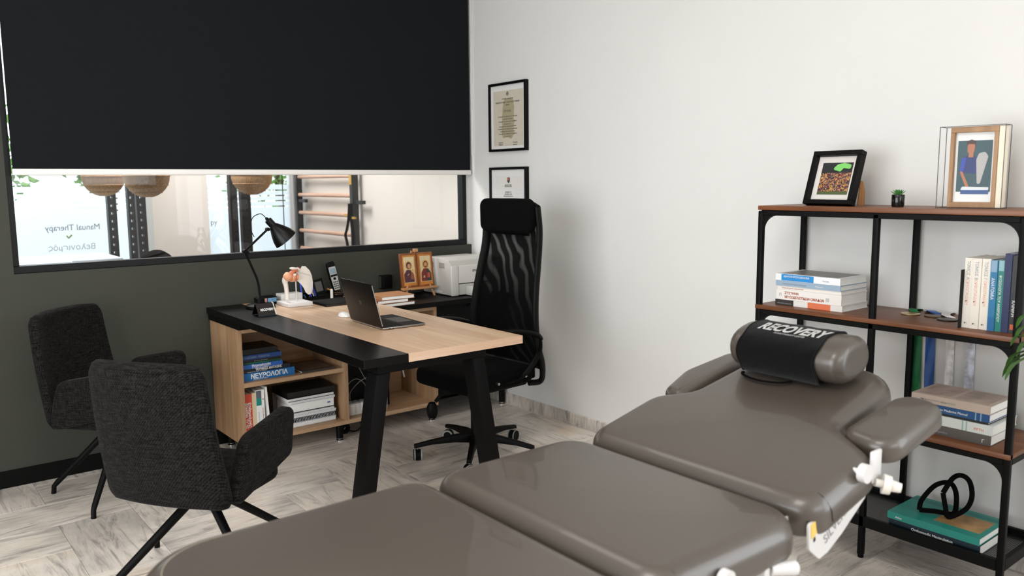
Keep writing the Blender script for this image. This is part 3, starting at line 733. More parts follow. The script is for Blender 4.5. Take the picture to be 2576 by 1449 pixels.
tr = N.new('ShaderNodeBsdfTransparent'); mx = N.new('ShaderNodeMixShader'); tc = N.new('ShaderNodeTexCoord')
mp = N.new('ShaderNodeMapping'); mp.inputs['Rotation'].default_value = (R(62), 0, 0); L.new(tc.outputs['Object'], mp.inputs[0])
wv = N.new('ShaderNodeTexWave'); wv.bands_direction = 'Z'; wv.inputs['Scale'].default_value = 4.2; wv.inputs['Distortion'].default_value = 4.5; wv.inputs['Detail'].default_value = 0.6; wv.inputs['Detail Scale'].default_value = 1.6  # moire of the two mesh layers painted in as waves of transparency
L.new(mp.outputs[0], wv.inputs['Vector'])
mr = N.new('ShaderNodeMapRange'); mr.inputs[1].default_value = 0.55; mr.inputs[2].default_value = 1.0; mr.inputs[3].default_value = 0.02; mr.inputs[4].default_value = 0.28; L.new(wv.outputs['Fac'], mr.inputs[0])
sp = N.new('ShaderNodeSeparateXYZ'); L.new(tc.outputs['Object'], sp.inputs[0]); mz = N.new('ShaderNodeMapRange'); mz.inputs[1].default_value = 0.78; mz.inputs[2].default_value = 1.08; mz.inputs[3].default_value = 0.15; L.new(sp.outputs[2], mz.inputs[0])
mm = N.new('ShaderNodeMath'); mm.operation = 'MULTIPLY'; L.new(mr.outputs[0], mm.inputs[0]); L.new(mz.outputs[0], mm.inputs[1])
L.new(mm.outputs[0], mx.inputs[0]); L.new(b_.outputs[0], mx.inputs[1]); L.new(tr.outputs[0], mx.inputs[2]); L.new(mx.outputs[0], N['Material Output'].inputs[0]); KNIT_MOIRE = m
for off, nm in ((0.004, 'front_mesh'), (-0.016, 'rear_mesh')):
    g = []
    for j in range(33):
        z_ = 0.47+(1.335-0.47)*j/32
        g.append([(bx_(z_)+off-0.022*(1-(abs(-1+2*i/14))**2), (-1+2*i/14)*(bw_(z_)-0.004), z_) for i in range(15)])
    MB().surf(g).build(nm, KNIT_MOIRE if off > 0 else mat('back_mesh_rear', '#030303', 0.9, alpha=0.55, spec=0.1), t, **LF)
b = MB(); cushion(b, rpoly([(-0.202, -0.092), (0.202, -0.092), (0.202, 0.092), (-0.202, 0.092)], 0.045), 0.062, 0.03, 0.004, frame_m((-0.208, 0, 1.285), (0, 1, 0), (0.02, 0, 1))); b.build('headrest', BLKFAB, t, **LF, sharp=70)
for s_ in (-1, 1):
    y_ = s_*0.272
    pad = bez([(-0.235, y_*0.93, 0.642), (-0.19, y_, 0.672), (-0.10, y_, 0.700), (0.02, y_, 0.715), (0.10, y_, 0.700), (0.125, y_, 0.672)], 8)
    MB().tube(pad, 0.020, n=12, flat=(0.62, 1.15)).build('arm_pad', BLKPL, t, **LF)
    st = bez([(-0.235, y_*0.93, 0.642), (-0.215, y_, 0.58), (-0.17, y_*0.97, 0.51), (-0.10, y_*0.92, 0.455), (0.0, y_*0.85, 0.44)], 8)
    MB().tube(st, 0.014, n=10, flat=(0.5, 1.5)).build('arm_strap', BLKPL, t, **LF)
    for xb, zb in ((-0.12, 0.462), (0.07, 0.452)): MB().cyl((xb, y_*0.93, zb), (xb, y_*1.0, zb), 0.007, n=10).build('bolt', STEEL, t, **LF)

# ---------------------------------------------------------------- treatment table
t = thing('treatment_table', 'grey padded treatment table with raised head section and white metal frame', 'massage table', (1.4, 1.37, 0))
YN, YFAR = 0.982, 1.785
def pad(name, poly, M, th=0.105, er=0.052, m=LEATH):
    b = MB(); cushion(b, resample(poly, 0.03), th, er, 0.006, M); return b.build(name, m, t, sharp=80)
TZ = Matrix.Translation((0, 0, 0.700))
pA = rpoly([(0.36, YN), (1.118, YN), (1.118, YFAR), (0.36, YFAR)], [0.17, 0.08, 0.08, 0.19], 10)
A_ = pad('leg_section', pA, TZ)
pB = rpoly([(1.138, YN), (1.672, YN), (1.672, YFAR), (1.138, YFAR)], [0.075, 0.10, 0.10, 0.075], 8)
B_ = pad('middle_section', pB, TZ)
TH = R(12.5)
# the head section lies in its own tilted plane: local u along the table, v across
MC = Matrix.Translation((1.684, 1.378, 0.700)) @ Matrix.Rotation(-TH, 4, 'Y')
pC = rpoly([(0.0, -0.39), (0.30, -0.385), (0.43, -0.235), (0.80, -0.215), (0.88, 0), (0.80, 0.30), (0.45, 0.325), (0.33, 0.395), (0.0, 0.39)][:0] or
           [(0.0, -0.390), (0.315, -0.385), (0.425, -0.225), (0.815, -0.215), (0.815, 0.275), (0.425, 0.300), (0.335, 0.395), (0.0, 0.390)], [0.075, 0.10, 0.07, 0.13, 0.13, 0.07, 0.10, 0.075], 8)
C_ = pad('head_section', pC, MC)
pR = rpoly([(0.375, -0.395), (0.690, -0.405), (0.715, -0.262), (0.410, -0.235)], [0.06, 0.06, 0.07, 0.05], 8)
R1 = pad('armrest_pad', pR, MC @ Matrix.Translation((-0.030, -0.006, 0.006)), 0.07, 0.032)
pL = rpoly([(0.380, 0.315), (0.80, 0.30), (0.76, 0.405), (0.56, 0.445), (0.395, 0.405)], [0.03, 0.05, 0.05, 0.12, 0.05], 8)
R2 = pad('armrest_pad', pL, MC @ Matrix.Translation((0, 0, -0.012)), 0.07, 0.032)
# seams
def seamline(pts, m, parent, r=0.0012): MB().tube(pts, r, n=6).build('seam', m, parent)
sa = offset_in(resample(pA, 0.02), 0.048)
sa2 = [(x_, y_, 0.7062) for x_, y_ in sa if x_ < 0.72]
left = [p for p in sa2 if p[1] > 1.375]; left.sort(key=lambda p: math.atan2(p[1]-1.375, p[0]-0.9), reverse=False)
seamline([(p[0], p[1], 0.7002) for p in left if p[0] < 0.60], SEAM, A_, 0.0006)
seamline([(1.2135, YN+0.034, 0.6958), (1.214, YN+0.022, 0.690), (1.215, YN+0.009, 0.674), (1.216, YN+0.0, 0.655), (1.217, YN+0.0, 0.625)], SEAMD, B_)
def mcp(u, v, z_): return tuple(MC @ Vector((u, v, z_)))
seamline([mcp(0.0805, -0.357, -0.0042), mcp(0.081, -0.368, -0.010), mcp(0.082, -0.381, -0.026), mcp(0.083, -0.390, -0.045), mcp(0.084, -0.390, -0.075)], SEAMD, C_)
# white steel frame
fr = MB()
fr.box(0.50, 1.64, 1.10, 1.15, 0.545, 0.603, 0.004, 2).box(0.50, 1.64, 1.60, 1.65, 0.545, 0.603, 0.004, 2).box(0.50, 0.55, 1.15, 1.60, 0.545, 0.603, 0.004, 2).box(1.59, 1.64, 1.15, 1.60, 0.545, 0.603, 0.004, 2)
fr.build('upper_frame', WHMET, t)
MB().box(0.55, 1.65, 1.12, 1.17, 0.03, 0.09, 0.005, 2).box(0.55, 1.65, 1.58, 1.63, 0.03, 0.09, 0.005, 2).box(0.60, 0.66, 1.17, 1.58, 0.03, 0.09, 0.005, 2).box(1.54, 1.60, 1.17, 1.58, 0.03, 0.09, 0.005, 2).build('base_frame', WHMET, t)
for xx in (0.60, 1.60):
    for yy in (1.145, 1.605): MB().cyl((xx, yy, 0), (xx, yy, 0.032), 0.025, n=18).build('foot', BLKPL, t)
for (xa, xb) in ((0.80, 1.10), (1.12, 1.42)):
    for yy in (1.20, 1.55):
        MB().tube([(xa, yy, 0.075), (xb, yy, 0.56)], 0.022, n=10, flat=(1.4, 0.6)).build('lift_arm', WHMET, t)
MB().cyl((0.95, 1.375, 0.10), (1.35, 1.375, 0.52), 0.030, n=18).cyl((0.80, 1.375, 0.075), (1.05, 1.375, 0.21), 0.040, n=18).build('lift_motor', WHMET, t)
# side plates of the head section
YP = 1.003
pl = rpoly([(1.700, 0.655), (1.706, 0.590), (1.752, 0.553), (1.790, 0.560), (1.854, 0.590), (1.960, 0.655), (1.985, 0.690), (1.965, 0.712), (1.90, 0.690), (1.880, 0.676), (1.80, 0.655)][::1], 0.010, 3)
MY = Matrix(((1, 0, 0, 0), (0, 0, -1, 0), (0, 1, 0, 0), (0, 0, 0, 1)))
o = MB().prism(pl, 0.006, Matrix.Translation((0, YP+0.006, 0)) @ MY).build('side_plate', WHMET, t)
text('lettering', 'SILVERFOX', 0.034, mat('grey_print', '#8c888c', 0.6), o, (1.775, YP-0.0008, 0.584), (0.19, 0, 0.105), (-0.105, 0, 0.19), sx=1.05)
MB().prism(rpoly([(1.708, 0.654), (1.712, 0.612), (1.752, 0.634), (1.795, 0.662)], 0.004, 2), 0.0008, Matrix.Translation((0, YP-0.0002, 0)) @ MY).build('yellow_sticker', mat('yellow_sticker', '#d9b45a', 0.6, var=0.2, vscale=60), o)
MB().prism([(1.722, 0.612), (1.728, 0.618), (1.731, 0.609), (1.724, 0.604)], 0.001, Matrix.Translation((0, YP-0.0004, 0)) @ MY).build('slot', BLKPL, o)
MB().prism(rpoly([(1.62, 0.60), (1.70, 0.52), (1.745, 0.535), (1.71, 0.62), (1.71, 0.66), (1.64, 0.66)], 0.012, 3), 0.005, Matrix.Translation((0, 1.06, 0)) @ MY).build('inner_plate', mat('grey_plastic', '#b8b4ae', 0.5), t)
MB().box(1.64, 2.45, 1.14, 1.18, -0.030, 0.0, 0.004, 2, M=Matrix.Translation((0, 0, 0))).bm.free()
b = MB()
for v in (-0.235, 0.19): b.box(0.0, 0.82, v, v+0.045, -0.125, -0.096, 0.004, 2, M=MC)
b.build('head_section_frame', WHMET, t)
# arm-pad bracket, cam disc and clamp knob
b = MB().box(1.972, 2.020, YP-0.010, YP, 0.690, 0.775, 0.004, 2); b.build('armrest_bracket', WHMET, t)
MB().cyl((1.918, YP-0.028, 0.735), (1.918, YP-0.008, 0.735), 0.024, n=24).cyl((1.918, YP-0.008, 0.735), (1.918, YP+0.02, 0.735), 0.008, n=12).build('cam_disc', WHMET, t)
MB().cyl((1.985, YP-0.012, 0.694), (2.00, YP-0.028, 0.690), 0.010, n=14).cyl((2.000, YP-0.024, 0.690), (2.010, YP-0.040, 0.687), 0.026, 0.024, n=20).cyl((2.010, YP-0.040, 0.687), (2.022, YP-0.062, 0.683), 0.016, 0.012, n=18).build('clamp_knob', mat('grey_white_plastic', '#d8d3ca', 0.35, coat=0.4), t)
MB().cyl((1.336, YN-0.022, 0.650), (1.336, YN-0.004, 0.650), 0.021, n=24).cyl((1.336, YN-0.004, 0.650), (1.336, YN+0.02, 0.650), 0.008, n=12).build('cam_disc', WHMET, t)
MB().box(1.47, 1.56, 1.00, 1.06, 0.560, 0.612, 0.006, 2).box(1.50, 1.52, 0.985, 1.01, 0.575, 0.640, 0.004, 2).box(1.44, 1.475, 0.985, 1.03, 0.570, 0.590, 0.004, 2).cyl((1.53, 0.995, 0.600), (1.60, 0.975, 0.590), 0.014, 0.017, n=16).build('side_clamp', WHMET, t)

# bolster and its towel cover
MBO = Matrix.Translation((2.415, 1.478, 0)) @ Matrix.Rotation(R(-2), 4, 'Z')
MC2 = MC @ Matrix.Translation((0.672, 0.100, 0.008)) @ Matrix.Rotation(R(-1), 4, 'Z')
bt = thing('bolster', 'grey leatherette bolster across the head of the treatment table', 'bolster', tuple(MC2.translation))
def dsec(r, h, n=16, flatb=True):
    out = [(r*0.92*math.cos(math.pi*(k/n)), max(0, h*math.sin(math.pi*k/n))) for k in range(n+1)]
    return [(-a, b_) for a, b_ in out][::-1]
def bol(scale, v0, v1, rnd, n=22):
    g = []
    K = 8
    secs = [(v0+rnd*(1-math.cos(math.pi/2*k/K)), math.sin(math.pi/2*k/K)) for k in range(K+1)]+[(v1-rnd*(1-math.cos(math.pi/2*k/K)), math.sin(math.pi/2*k/K)) for k in range(K, -1, -1)]
    for v, f in secs:
        f = 0.55+0.45*f; row = []
        for k in range(n):
            a = 2*math.pi*k/n; cx = 0.098*scale*f*abs(math.cos(a))**0.85*(1 if math.cos(a) > 0 else -1)
            z_ = 0.070+0.068*scale*f*abs(math.sin(a))**0.85*(1 if math.sin(a) > 0 else -1)
            row.append(tuple(MC2 @ Vector((cx, v, z_))))
        g.append(row)
    return g
g = bol(1.0, -0.245, 0.165, 0.035)
b = MB().surf(g, closed_u=True); b.face(g[0][::-1], True); b.face(g[-1], True); b.build('bolster_body', LEATH, bt, recalc=True, sharp=75)
tw = MB()
rows = []
for i in range(15):
    v = -0.165+0.275*i/14; row = []
    for k in range(41):
        a = R(-62)+R(304)*k/40; wob = 1+0.008*math.sin(9*a+i)+0.006*math.sin(i*1.3+k)
        cx = -0.107*wob*abs(math.cos(a))**0.85*(1 if math.cos(a) > 0 else -1); z_ = 0.064+0.079*wob*abs(math.sin(a))**0.85*(1 if math.sin(a) > 0 else -1)
        row.append(Vector((cx, v+0.004*math.sin(5*a), max(z_, 0.004))))
    rows.append(row)
tw.surf([[tuple(MC2 @ p) for p in r] for r in rows])
tw.surf([[tuple(MC2 @ (Vector((p.x*0.96, p.y, (p.z-0.064)*0.96+0.064)))) for p in r] for r in rows])
for r in (rows[0], rows[-1]): tw.tube([MC2 @ Vector((p.x*0.98, p.y, (p.z-0.064)*0.98+0.064)) for p in r], 0.004, n=6)
TOWEL = mat('black_towel', '#0b0b0c', 1.0, bump=1.0, bscale=350, spec=0.05, sheen=0.1)
cv = tw.build('towel_cover', TOWEL, bt); cv['label'] = 'black towelling cover with white RECOVERY print'
# the print follows the curve of the cover
LOGO = mat('white_print', '#e9e8e6', 0.8)
def logo_on_cover(body, size, arc0, vc, bold):
    cu = bpy.data.curves.new('t', 'FONT'); cu.body = body; cu.size = size; cu.align_x = 'CENTER'; cu.shear = 0.25; cu.offset = bold; cu.resolution_u = 3; cu.extrude = 0.0004
    o_ = bpy.data.objects.new('t', cu); C.objects.link(o_); dg = bpy.context.evaluated_depsgraph_get(); me = bpy.data.meshes.new_from_object(o_.evaluated_get(dg)); bpy.data.objects.remove(o_)
    for v in me.vertices:
        a = arc0+v.co.y/0.095; cx = -0.1105*abs(math.cos(a))**0.85*(1 if math.cos(a) > 0 else -1); z_ = 0.064+0.0835*abs(math.sin(a))**0.85*(1 if math.sin(a) > 0 else -1)
        v.co = MC2 @ Vector((cx, vc-v.co.x, z_))
    me.transform(wmat(cv).inverted())
    me.materials.clear(); me.materials.append(LOGO); q = bpy.data.objects.new('printed_logo', me); C.objects.link(q); q.parent = cv; q['label'] = 'white logo lettering'
logo_on_cover('RECOVERY', 0.047, R(74), -0.042, 0.0020)
logo_on_cover('PHYSIOTHERAPY CENTER', 0.0095, R(66), -0.050, 0.0)
# black strap under the bolster
MB().tube(bez([mcp(0.585, 0.21, 0.010), mcp(0.560, 0.19, 0.012), mcp(0.545, 0.13, 0.012), mcp(0.555, 0.06, 0.012), mcp(0.585, 0.03, 0.010)], 6), 0.006, n=8, flat=(0.5, 1)).build('strap', BLKFAB, bt)

# ================================================================ small things
def cmat(h, rough=0.45): return mat('cover_'+h.strip('#'), h, rough)
TW = mat('title_white', '#e8e8e6', 0.7); TORG = mat('title_orange', '#d96f45', 0.7); TBR = mat('title_brown', '#a8563c', 0.7); TGR = mat('title_grey', '#8d9298', 0.7)
def book(label, o, xd, yd, L_, W_, T_, cover, titles=(), bands=(), group=None, name='book', hard=0.002, pic=None, cat='book', pages=None):
    """o = corner; xd = along the spine, yd = from spine to fore edge; thickness = xd x yd"""
    F = frame_m(o, xd, yd)
    t = bpy.data.objects.new(name, None); C.objects.link(t); t.empty_display_size = 0.03; t.matrix_basis = F
    t['label'] = label; t['category'] = cat
    if group: t['group'] = group
    b = MB(); h = hard
    b.box(0, L_, 0, W_, 0, h).box(0, L_, 0, W_, T_-h, T_).box(0, L_, 0, h*1.2, h, T_-h)
    b.build('cover', cmat(cover) if isinstance(cover, str) else cover, t, world=False)
    MB().box(0.002, L_-0.002, h*1.2, W_-0.003, h, T_-h).build('pages', pages or PAPER, t, world=False)
    for (x0, x1, z0, z1, c) in bands: MB().box(x0, x1, -0.0004, 0.001, z0, z1).build('spine_panel', cmat(c), t, world=False)
    for tt in titles:
        body, size, m_, x_, z_ = tt[:5]; sx = tt[5] if len(tt) > 5 else 1.0
        text('spine_lettering', body, size, m_, t, (x_, -0.0006, z_), (1, 0, 0), (0, 0, 1), world=False, sx=sx, bold=tt[6] if len(tt) > 6 else 0.0, ext=0.0002)
    if pic:
        for (x0, x1, y0, y1, c) in pic: MB().box(x0, x1, y0, y1, T_-0.001, T_+0.0004).build('cover_picture', cmat(c) if isinstance(c, str) else c, t, world=False)
    return t
X_, Y_, Z_ = Vector((1, 0, 0)), Vector((0, 1, 0)), Vector((0, 0, 1))

# ---- stack of textbooks in the upper cubby of the sideboard
z = 0.432; G = 'textbooks stacked in the upper cubby'
for (L_, T_, c, tl, lab, dx, dy) in [
    (0.292, 0.042, '#1468a8', [('ΝΕΥΡΟΛΟΓΙΑ', 0.034, TW, 0.045, 0.012, 0.95, 0.001), ('ΧΕΙΡΟΥΡΓΙΚΗ', 0.012, TW, 0.06, 0.002)], 'thick blue neurology textbook at the bottom of the cubby stack', 0.0, 0.0),
    (0.268, 0.022, '#0d1220', [('ΤΕΧΝΙΚΕΣ ΔΙΑΤΑΣΗΣ', 0.016, TW, 0.075, 0.009, 0.9, 0.0006), ('ανατομια των μυων του σωματος', 0.007, TW, 0.03, 0.002)], 'navy textbook second from the bottom of the cubby stack', 0.0, 0.006),
    (0.226, 0.023, '#2560b0', [('Παραπληγία', 0.016, TW, 0.055, 0.009, 1.1, 0.0006), ('αποκατασταση ασθενων', 0.008, TW, 0.055, 0.001)], 'bright blue paperback third from the bottom of the cubby stack', 0.0, 0.002),
    (0.222, 0.010, '#0c4a34', [('ιατρικη και θεραπευτικη ασκηση', 0.008, mat('title_green', '#2f9a6a', 0.7), 0.03, 0.002)], 'thin dark green book in the middle of the cubby stack', 0.0, 0.008),
    (0.220, 0.014, '#0b0b0d', [('κλινικη φυσικη ιατρικη', 0.007, TGR, 0.07, 0.004)], 'black book above the thin green one in the cubby stack', 0.0, 0.004),
    (0.222, 0.024, '#16407c', [('ΣΥΝΔΕΣΜΟΙ - ΤΕΝΟΝΤΕΣ', 0.012, TGR, 0.01, 0.007)], 'dark blue book near the top of the cubby stack', 0.0, 0.003),
    (0.205, 0.030, '#060607', [], 'black bound book on top of the cubby stack', 0.0, 0.010)]:
    book(lab, (1.5165+dx, 4.162+dy, z), X_, Y_, L_, 0.20, T_, c, tl, group=G); z += T_+0.0005
book('open glossy magazine with pale edges lying beside the blue textbooks', (1.845, 4.150, 0.4315), Vector((1, -0.02, 0)), Y_, 0.205, 0.26, 0.010, '#3a332e', pic=[(0.02, 0.185, 0.03, 0.22, mat('magazine_print', '#5b4c40', 0.4, var=0.35, vscale=14))], name='magazine', cat='magazine')
# ---- upright books in the lower cubby, spines facing the room
G = 'books standing in the lower cubby'
x = 1.5165
for (T_, Hh, c, tl, bands, lab) in [
    (0.008, 0.222, '#16323c', [], [], 'thin dark teal book standing against the oak side panel'),
    (0.040, 0.235, '#cf4a33', [('Επιδημιολογία', 0.020, TW, 0.045, 0.020, 1.0, 0.0006), ('Δημόσια Υγεία', 0.020, TW, 0.045, 0.004, 1.0, 0.0006)], [], 'orange-red epidemiology book standing in the lower cubby'),
    (0.022, 0.238, '#d9c6a4', [], [], 'slim beige book beside the orange-red one'),
    (0.030, 0.250, '#e4e6e6', [('κλινικη εξεταση', 0.010, TGR, 0.12, 0.010)], [(0.005, 0.045, 0.001, 0.029, '#5d6168'), (0.045, 0.085, 0.001, 0.029, '#0d8478')], 'white book with grey and teal label on its spine'),
    (0.014, 0.250, '#eceae6', [('φυσικη αποκατασταση', 0.009, TBR, 0.10, 0.003)], [(0.05, 0.056, 0.004, 0.010, '#a02a30')], 'slim white book with a red dot on its spine')]:
    book(lab, (x, 4.170, 0.125+Hh), -Z_, Y_, Hh, 0.18, T_, c, [(a[0], a[1], a[2], a[3], a[4])+tuple(a[5:]) for a in tl], bands, group=G, pages=PAPERV) if False else None
    # thickness axis = xd x yd; with xd down and yd back the stack grows towards +x
    book(lab, (x, 4.170, 0.125+Hh), -Z_, Y_, Hh, 0.18, T_, c, tl, bands, group=G, pages=PAPERV); x += T_+0.0006
b_ = book('white booklet leaning to the right at the end of the standing books', (x+0.004, 4.165, 0.125+0.262), Vector((0.06, 0, -1)), Y_, 0.262, 0.18, 0.010, '#e9eae8', group=G, pages=PAPERV)
# curved grey folders slumped behind them
g = []
for j in range(7):
    z_ = 0.1255+0.20*j/6; g.append([(1.664+0.078*(i/10)**0.9+0.02*math.sin(j/6*2.2), 4.200+0.012*i+0.035*math.sin(i/10*3), z_-0.04*(i/10)*(j/6)) for i in range(11)])
for k in range(2):
    b = MB(); b.surf([[(p[0]+0.012*k, p[1]+0.012*k, p[2]) for p in r] for r in g]).surf([[(p[0]+0.012*k+0.003, p[1]+0.012*k+0.002, p[2]) for p in r][::-1] for r in g])
    o = settle(b.build('paper_folder', mat('grey_folder', '#5a504a', 0.8)))
    tag(o, ['front grey folder slumped against the standing books', 'rear grey folder slumped behind the front one'][k], 'folder', 'slumped grey folders')
# ---- stack of spiral-bound notebooks
def notebook(label, x0, y0, z0, L_, T_, top, rings, edge):
    t = bpy.data.objects.new('spiral_notebook', None); C.objects.link(t); t.empty_display_size = .03; t.location = (x0, y0, z0); t['label'] = label; t['category'] = 'notebook'; t['group'] = 'notebooks stacked in the lower cubby'
    MB().box(0, L_, 0.008, 0.22, 0, T_-0.0012).build('pages', edge, t, world=False)
    MB().box(-0.001, L_+0.001, 0.002, 0.222, T_-0.0022, T_).build('cover', top, t, world=False)
    if rings:
        b = MB(); n = 30; pts = []
        for k in range(n*6+1):
            a = 2*math.pi*k/6; pts.append((0.008+(L_-0.016)*k/(n*6), 0.006+(T_*0.5)*math.cos(a), T_*0.5+(T_*0.5-0.0009)*math.sin(a)))
        b.tube(pts, 0.0009, n=4).build('spiral_binding', rings, t, world=False)
    return t
BLKCOV = mat('black_cover', '#0a0a0b', 0.5); WCOV = mat('clear_cover', '#dfe2e6', 0.3); WIRE = mat('white_wire', '#dfe0e4', 0.4)
z = 0.1255
names = ['lowest white spiral notebook of the lower cubby stack', 'black-covered notebook second from the bottom of the stack', 'grey-edged spiral notebook third from the bottom of the stack', 'spiral notebook in the lower middle of the stack',
         'thick bundle of white pages in the middle of the notebook stack', 'spiral notebook just above the thick white bundle', 'upper white spiral notebook under the black folder', 'black folder on top of the notebook stack']
spec = [(0.285, 0.026, WCOV, WIRE, PAPER), (0.285, 0.024, BLKCOV, WIRE, BLKCOV), (0.280, 0.016, WCOV, WIRE, PAPER), (0.278, 0.016, BLKCOV, WIRE, PAPER), (0.275, 0.048, WCOV, None, PAPER), (0.277, 0.017, BLKCOV, WIRE, PAPER), (0.277, 0.017, BLKCOV, WIRE, PAPER), (0.285, 0.032, BLKCOV, None, BLKCOV)]
for k, (L_, T_, a, r_, e_) in enumerate(spec):
    notebook(names[k], 1.768+0.004*((k*7) % 3), 4.175+0.003*((k*5) % 3), z, L_, T_, a, r_, e_); z += T_+0.0005
MB().box(0.235, 0.252, 0.0055, 0.009, 0.020, 0.027).build('index_tab', cmat('#2b4aa0'), [o for o in bpy.data.objects if o.get('label') == names[4]][0], world=False)

# ---- right cubby: scalloped organiser, black case, loose cables
b = MB()
for k in range(7):
    cx = 2.165+0.036*k; b.use(WHPL).lathe([(0.016, 0.0), (0.021, 0.01), (0.0225, 0.068), (0.0195, 0.068), (0.018, 0.012), (0, 0.012)], Matrix.Translation((cx, 4.205, 0.1245)), 18)
    b.use(mat('grey_rim', '#8b8c8a', 0.5)).lathe([(0.0225, 0), (0.0225, 0.010), (0.0185, 0.010), (0.0185, 0.0)], Matrix.Translation((cx, 4.205, 0.1925)), 18)
b.use(WHPL).box(2.165, 2.165+0.216, 4.188, 4.222, 0.127, 0.133)
tag(settle(b.build('cable_organiser')), 'scalloped white organiser with grey rims in the right cubby', 'organiser')
t = thing('black_box', 'black box behind the scalloped organiser', 'computer', (2.29, 4.39, 0.1245))  # plain black box filling the black area of the cubby
MB().box(2.125, 2.455, 4.262, 4.525, 0.1245, 0.535, 0.004, 2).build('case', BLKPL, t); MB().box(2.14, 2.44, 4.258, 4.262, 0.145, 0.52, 0.001, 1).build('front_panel', BLACK, t)
CAB = mat('grey_cable', '#8a8480', 0.6)
for k, pts in enumerate([[(2.13, 4.235, 0.20), (2.15, 4.215, 0.30), (2.20, 4.20, 0.335), (2.26, 4.21, 0.29), (2.275, 4.235, 0.21)], [(2.175, 4.235, 0.205), (2.165, 4.21, 0.26), (2.21, 4.19, 0.315), (2.27, 4.19, 0.345), (2.31, 4.2, 0.40)],
                         [(2.275, 4.24, 0.205), (2.285, 4.21, 0.28), (2.25, 4.2, 0.34), (2.22, 4.2, 0.40)], [(2.30, 4.24, 0.205), (2.315, 4.21, 0.28), (2.31, 4.2, 0.36), (2.34, 4.22, 0.42)]]):
    tag(settle(MB().tube(bez(pts, 8), 0.0020, n=6).build('cable', CAB)), ['thin grey cable arching up from the left of the organiser', 'thin grey cable looping across the cubby opening', 'thin grey cable rising from the middle of the organiser', 'thin grey cable rising by the desk leg'][k], 'cable', 'loose grey cables in the right cubby')
tag(settle(MB().tube(bez([(2.50, 4.16, 0.56), (2.475, 4.12, 0.50), (2.47, 4.11, 0.42), (2.475, 4.13, 0.36), (2.50, 4.16, 0.31)], 8), 0.0045, n=8).build('cable', mat('pale_cable', '#b9b7b2', 0.5))), 'thicker pale cable hanging to the right of the left desk leg', 'cable')
b = MB().lathe([(0.012, 0), (0.030, 0), (0.034, 0.012), (0.030, 0.024), (0.012, 0.024)], frame_m((2.145, 4.27, 0.036), (1, 0, 0), (0, 0, 1)), 20).tube(bez([(2.16, 4.27, 0.02), (2.21, 4.25, 0.008), (2.26, 4.26, 0.03), (2.25, 4.28, 0.055), (2.18, 4.28, 0.06)], 8), 0.004, n=6)
tag(settle(b.build('cable_coil', BLKPL)), 'coil of black cable lying on the floor under the sideboard', 'cable')

# ---- things on the desk
DT = DZ+0.0005
lb = (1.700, 4.33)
t = thing('desk_lamp', 'black articulated desk lamp with cone shade at the back of the desk', 'lamp', (lb[0], lb[1], DT))
MB().lathe([(0, 0), (0.078, 0), (0.080, 0.006), (0.078, 0.016), (0.070, 0.022), (0.030, 0.024), (0.024, 0.030), (0.024, 0.052), (0.018, 0.060), (0.010, 0.068), (0, 0.068)], Matrix.Translation((lb[0], lb[1], DT)), 36).build('base', BLKMET, t)
J0, J1, J2 = Vector((lb[0], lb[1], DT+0.06)), Vector((lb[0]-0.005, lb[1], 0.935)), Vector((1.622, 4.315, 1.108))
H0 = Vector((1.742, 4.285, 1.222))
MB().tube([J0, J1-Vector((0, 0, 0.02)), J1+Vector((-0.008, 0, 0.02)), J2], 0.0065, n=10).build('lower_arm', BLKMET, t)
j = MB().cyl(J2+Vector((0, -0.014, 0)), J2+Vector((0, 0.014, 0)), 0.011, n=16).cyl(J2+Vector((0.01, -0.022, -0.01)), J2+Vector((0.01, -0.012, -0.01)), 0.009, n=12).build('elbow_joint', BLKMET, t)
MB().tube([J2, H0], 0.006, n=10).build('upper_arm', BLKMET, t)
MB().cyl(H0+Vector((0, -0.013, 0)), H0+Vector((0, 0.013, 0)), 0.010, n=16).build('head_joint', BLKMET, t)
ax = Vector((0.62, -0.15, -0.77)).normalized(); SH = H0+Vector((0.022, 0.0, 0.030))
Mh = frame_m(SH, ax.orthogonal(), ax.cross(ax.orthogonal()))
sh = MB().lathe([(0.017, -0.028), (0.020, -0.024), (0.020, 0.012), (0.026, 0.020), (0.044, 0.050), (0.060, 0.085), (0.068, 0.118), (0.0655, 0.118), (0.058, 0.086), (0.042, 0.052), (0.022, 0.022), (0, 0.018)], Mh, 36).build('lamp_shade', mat('black_lamp_shade', '#070606', 0.34, spec=0.25), t)
MB().lathe([(0.0650, 0.1165), (0.0575, 0.086), (0.0415, 0.052), (0.021, 0.0225)], Mh, 36).build('reflector', mat('white_enamel', '#dcdad8', 0.4), sh)
MB().lathe([(0, 0.100), (0.018, 0.094), (0.026, 0.078), (0.020, 0.058), (0.012, 0.045), (0.012, 0.03)], Mh, 18).build('bulb', mat('opal_glass', '#e8e6e0', 0.3), sh)
MB().lathe([(0, -0.042), (0.006, -0.042), (0.009, -0.036), (0.009, -0.028), (0.0165, -0.028)], Mh, 18).build('shade_cap', BLKMET, sh)
top = SH-ax*0.042
MB().tube(bez([top, top+Vector((-0.03, 0, 0.022)), top+Vector((-0.075, 0.0, 0.0)), top+Vector((-0.085, 0, -0.06)), J2+Vector((0.055, 0, 0.075))], 8), 0.0022, n=6).build('power_cord', BLKPL, t)

t = thing('card_holder', 'small black business-card holder reading RECOVERY on the black desk strip', 'card holder', (1.617, 4.09, DT))
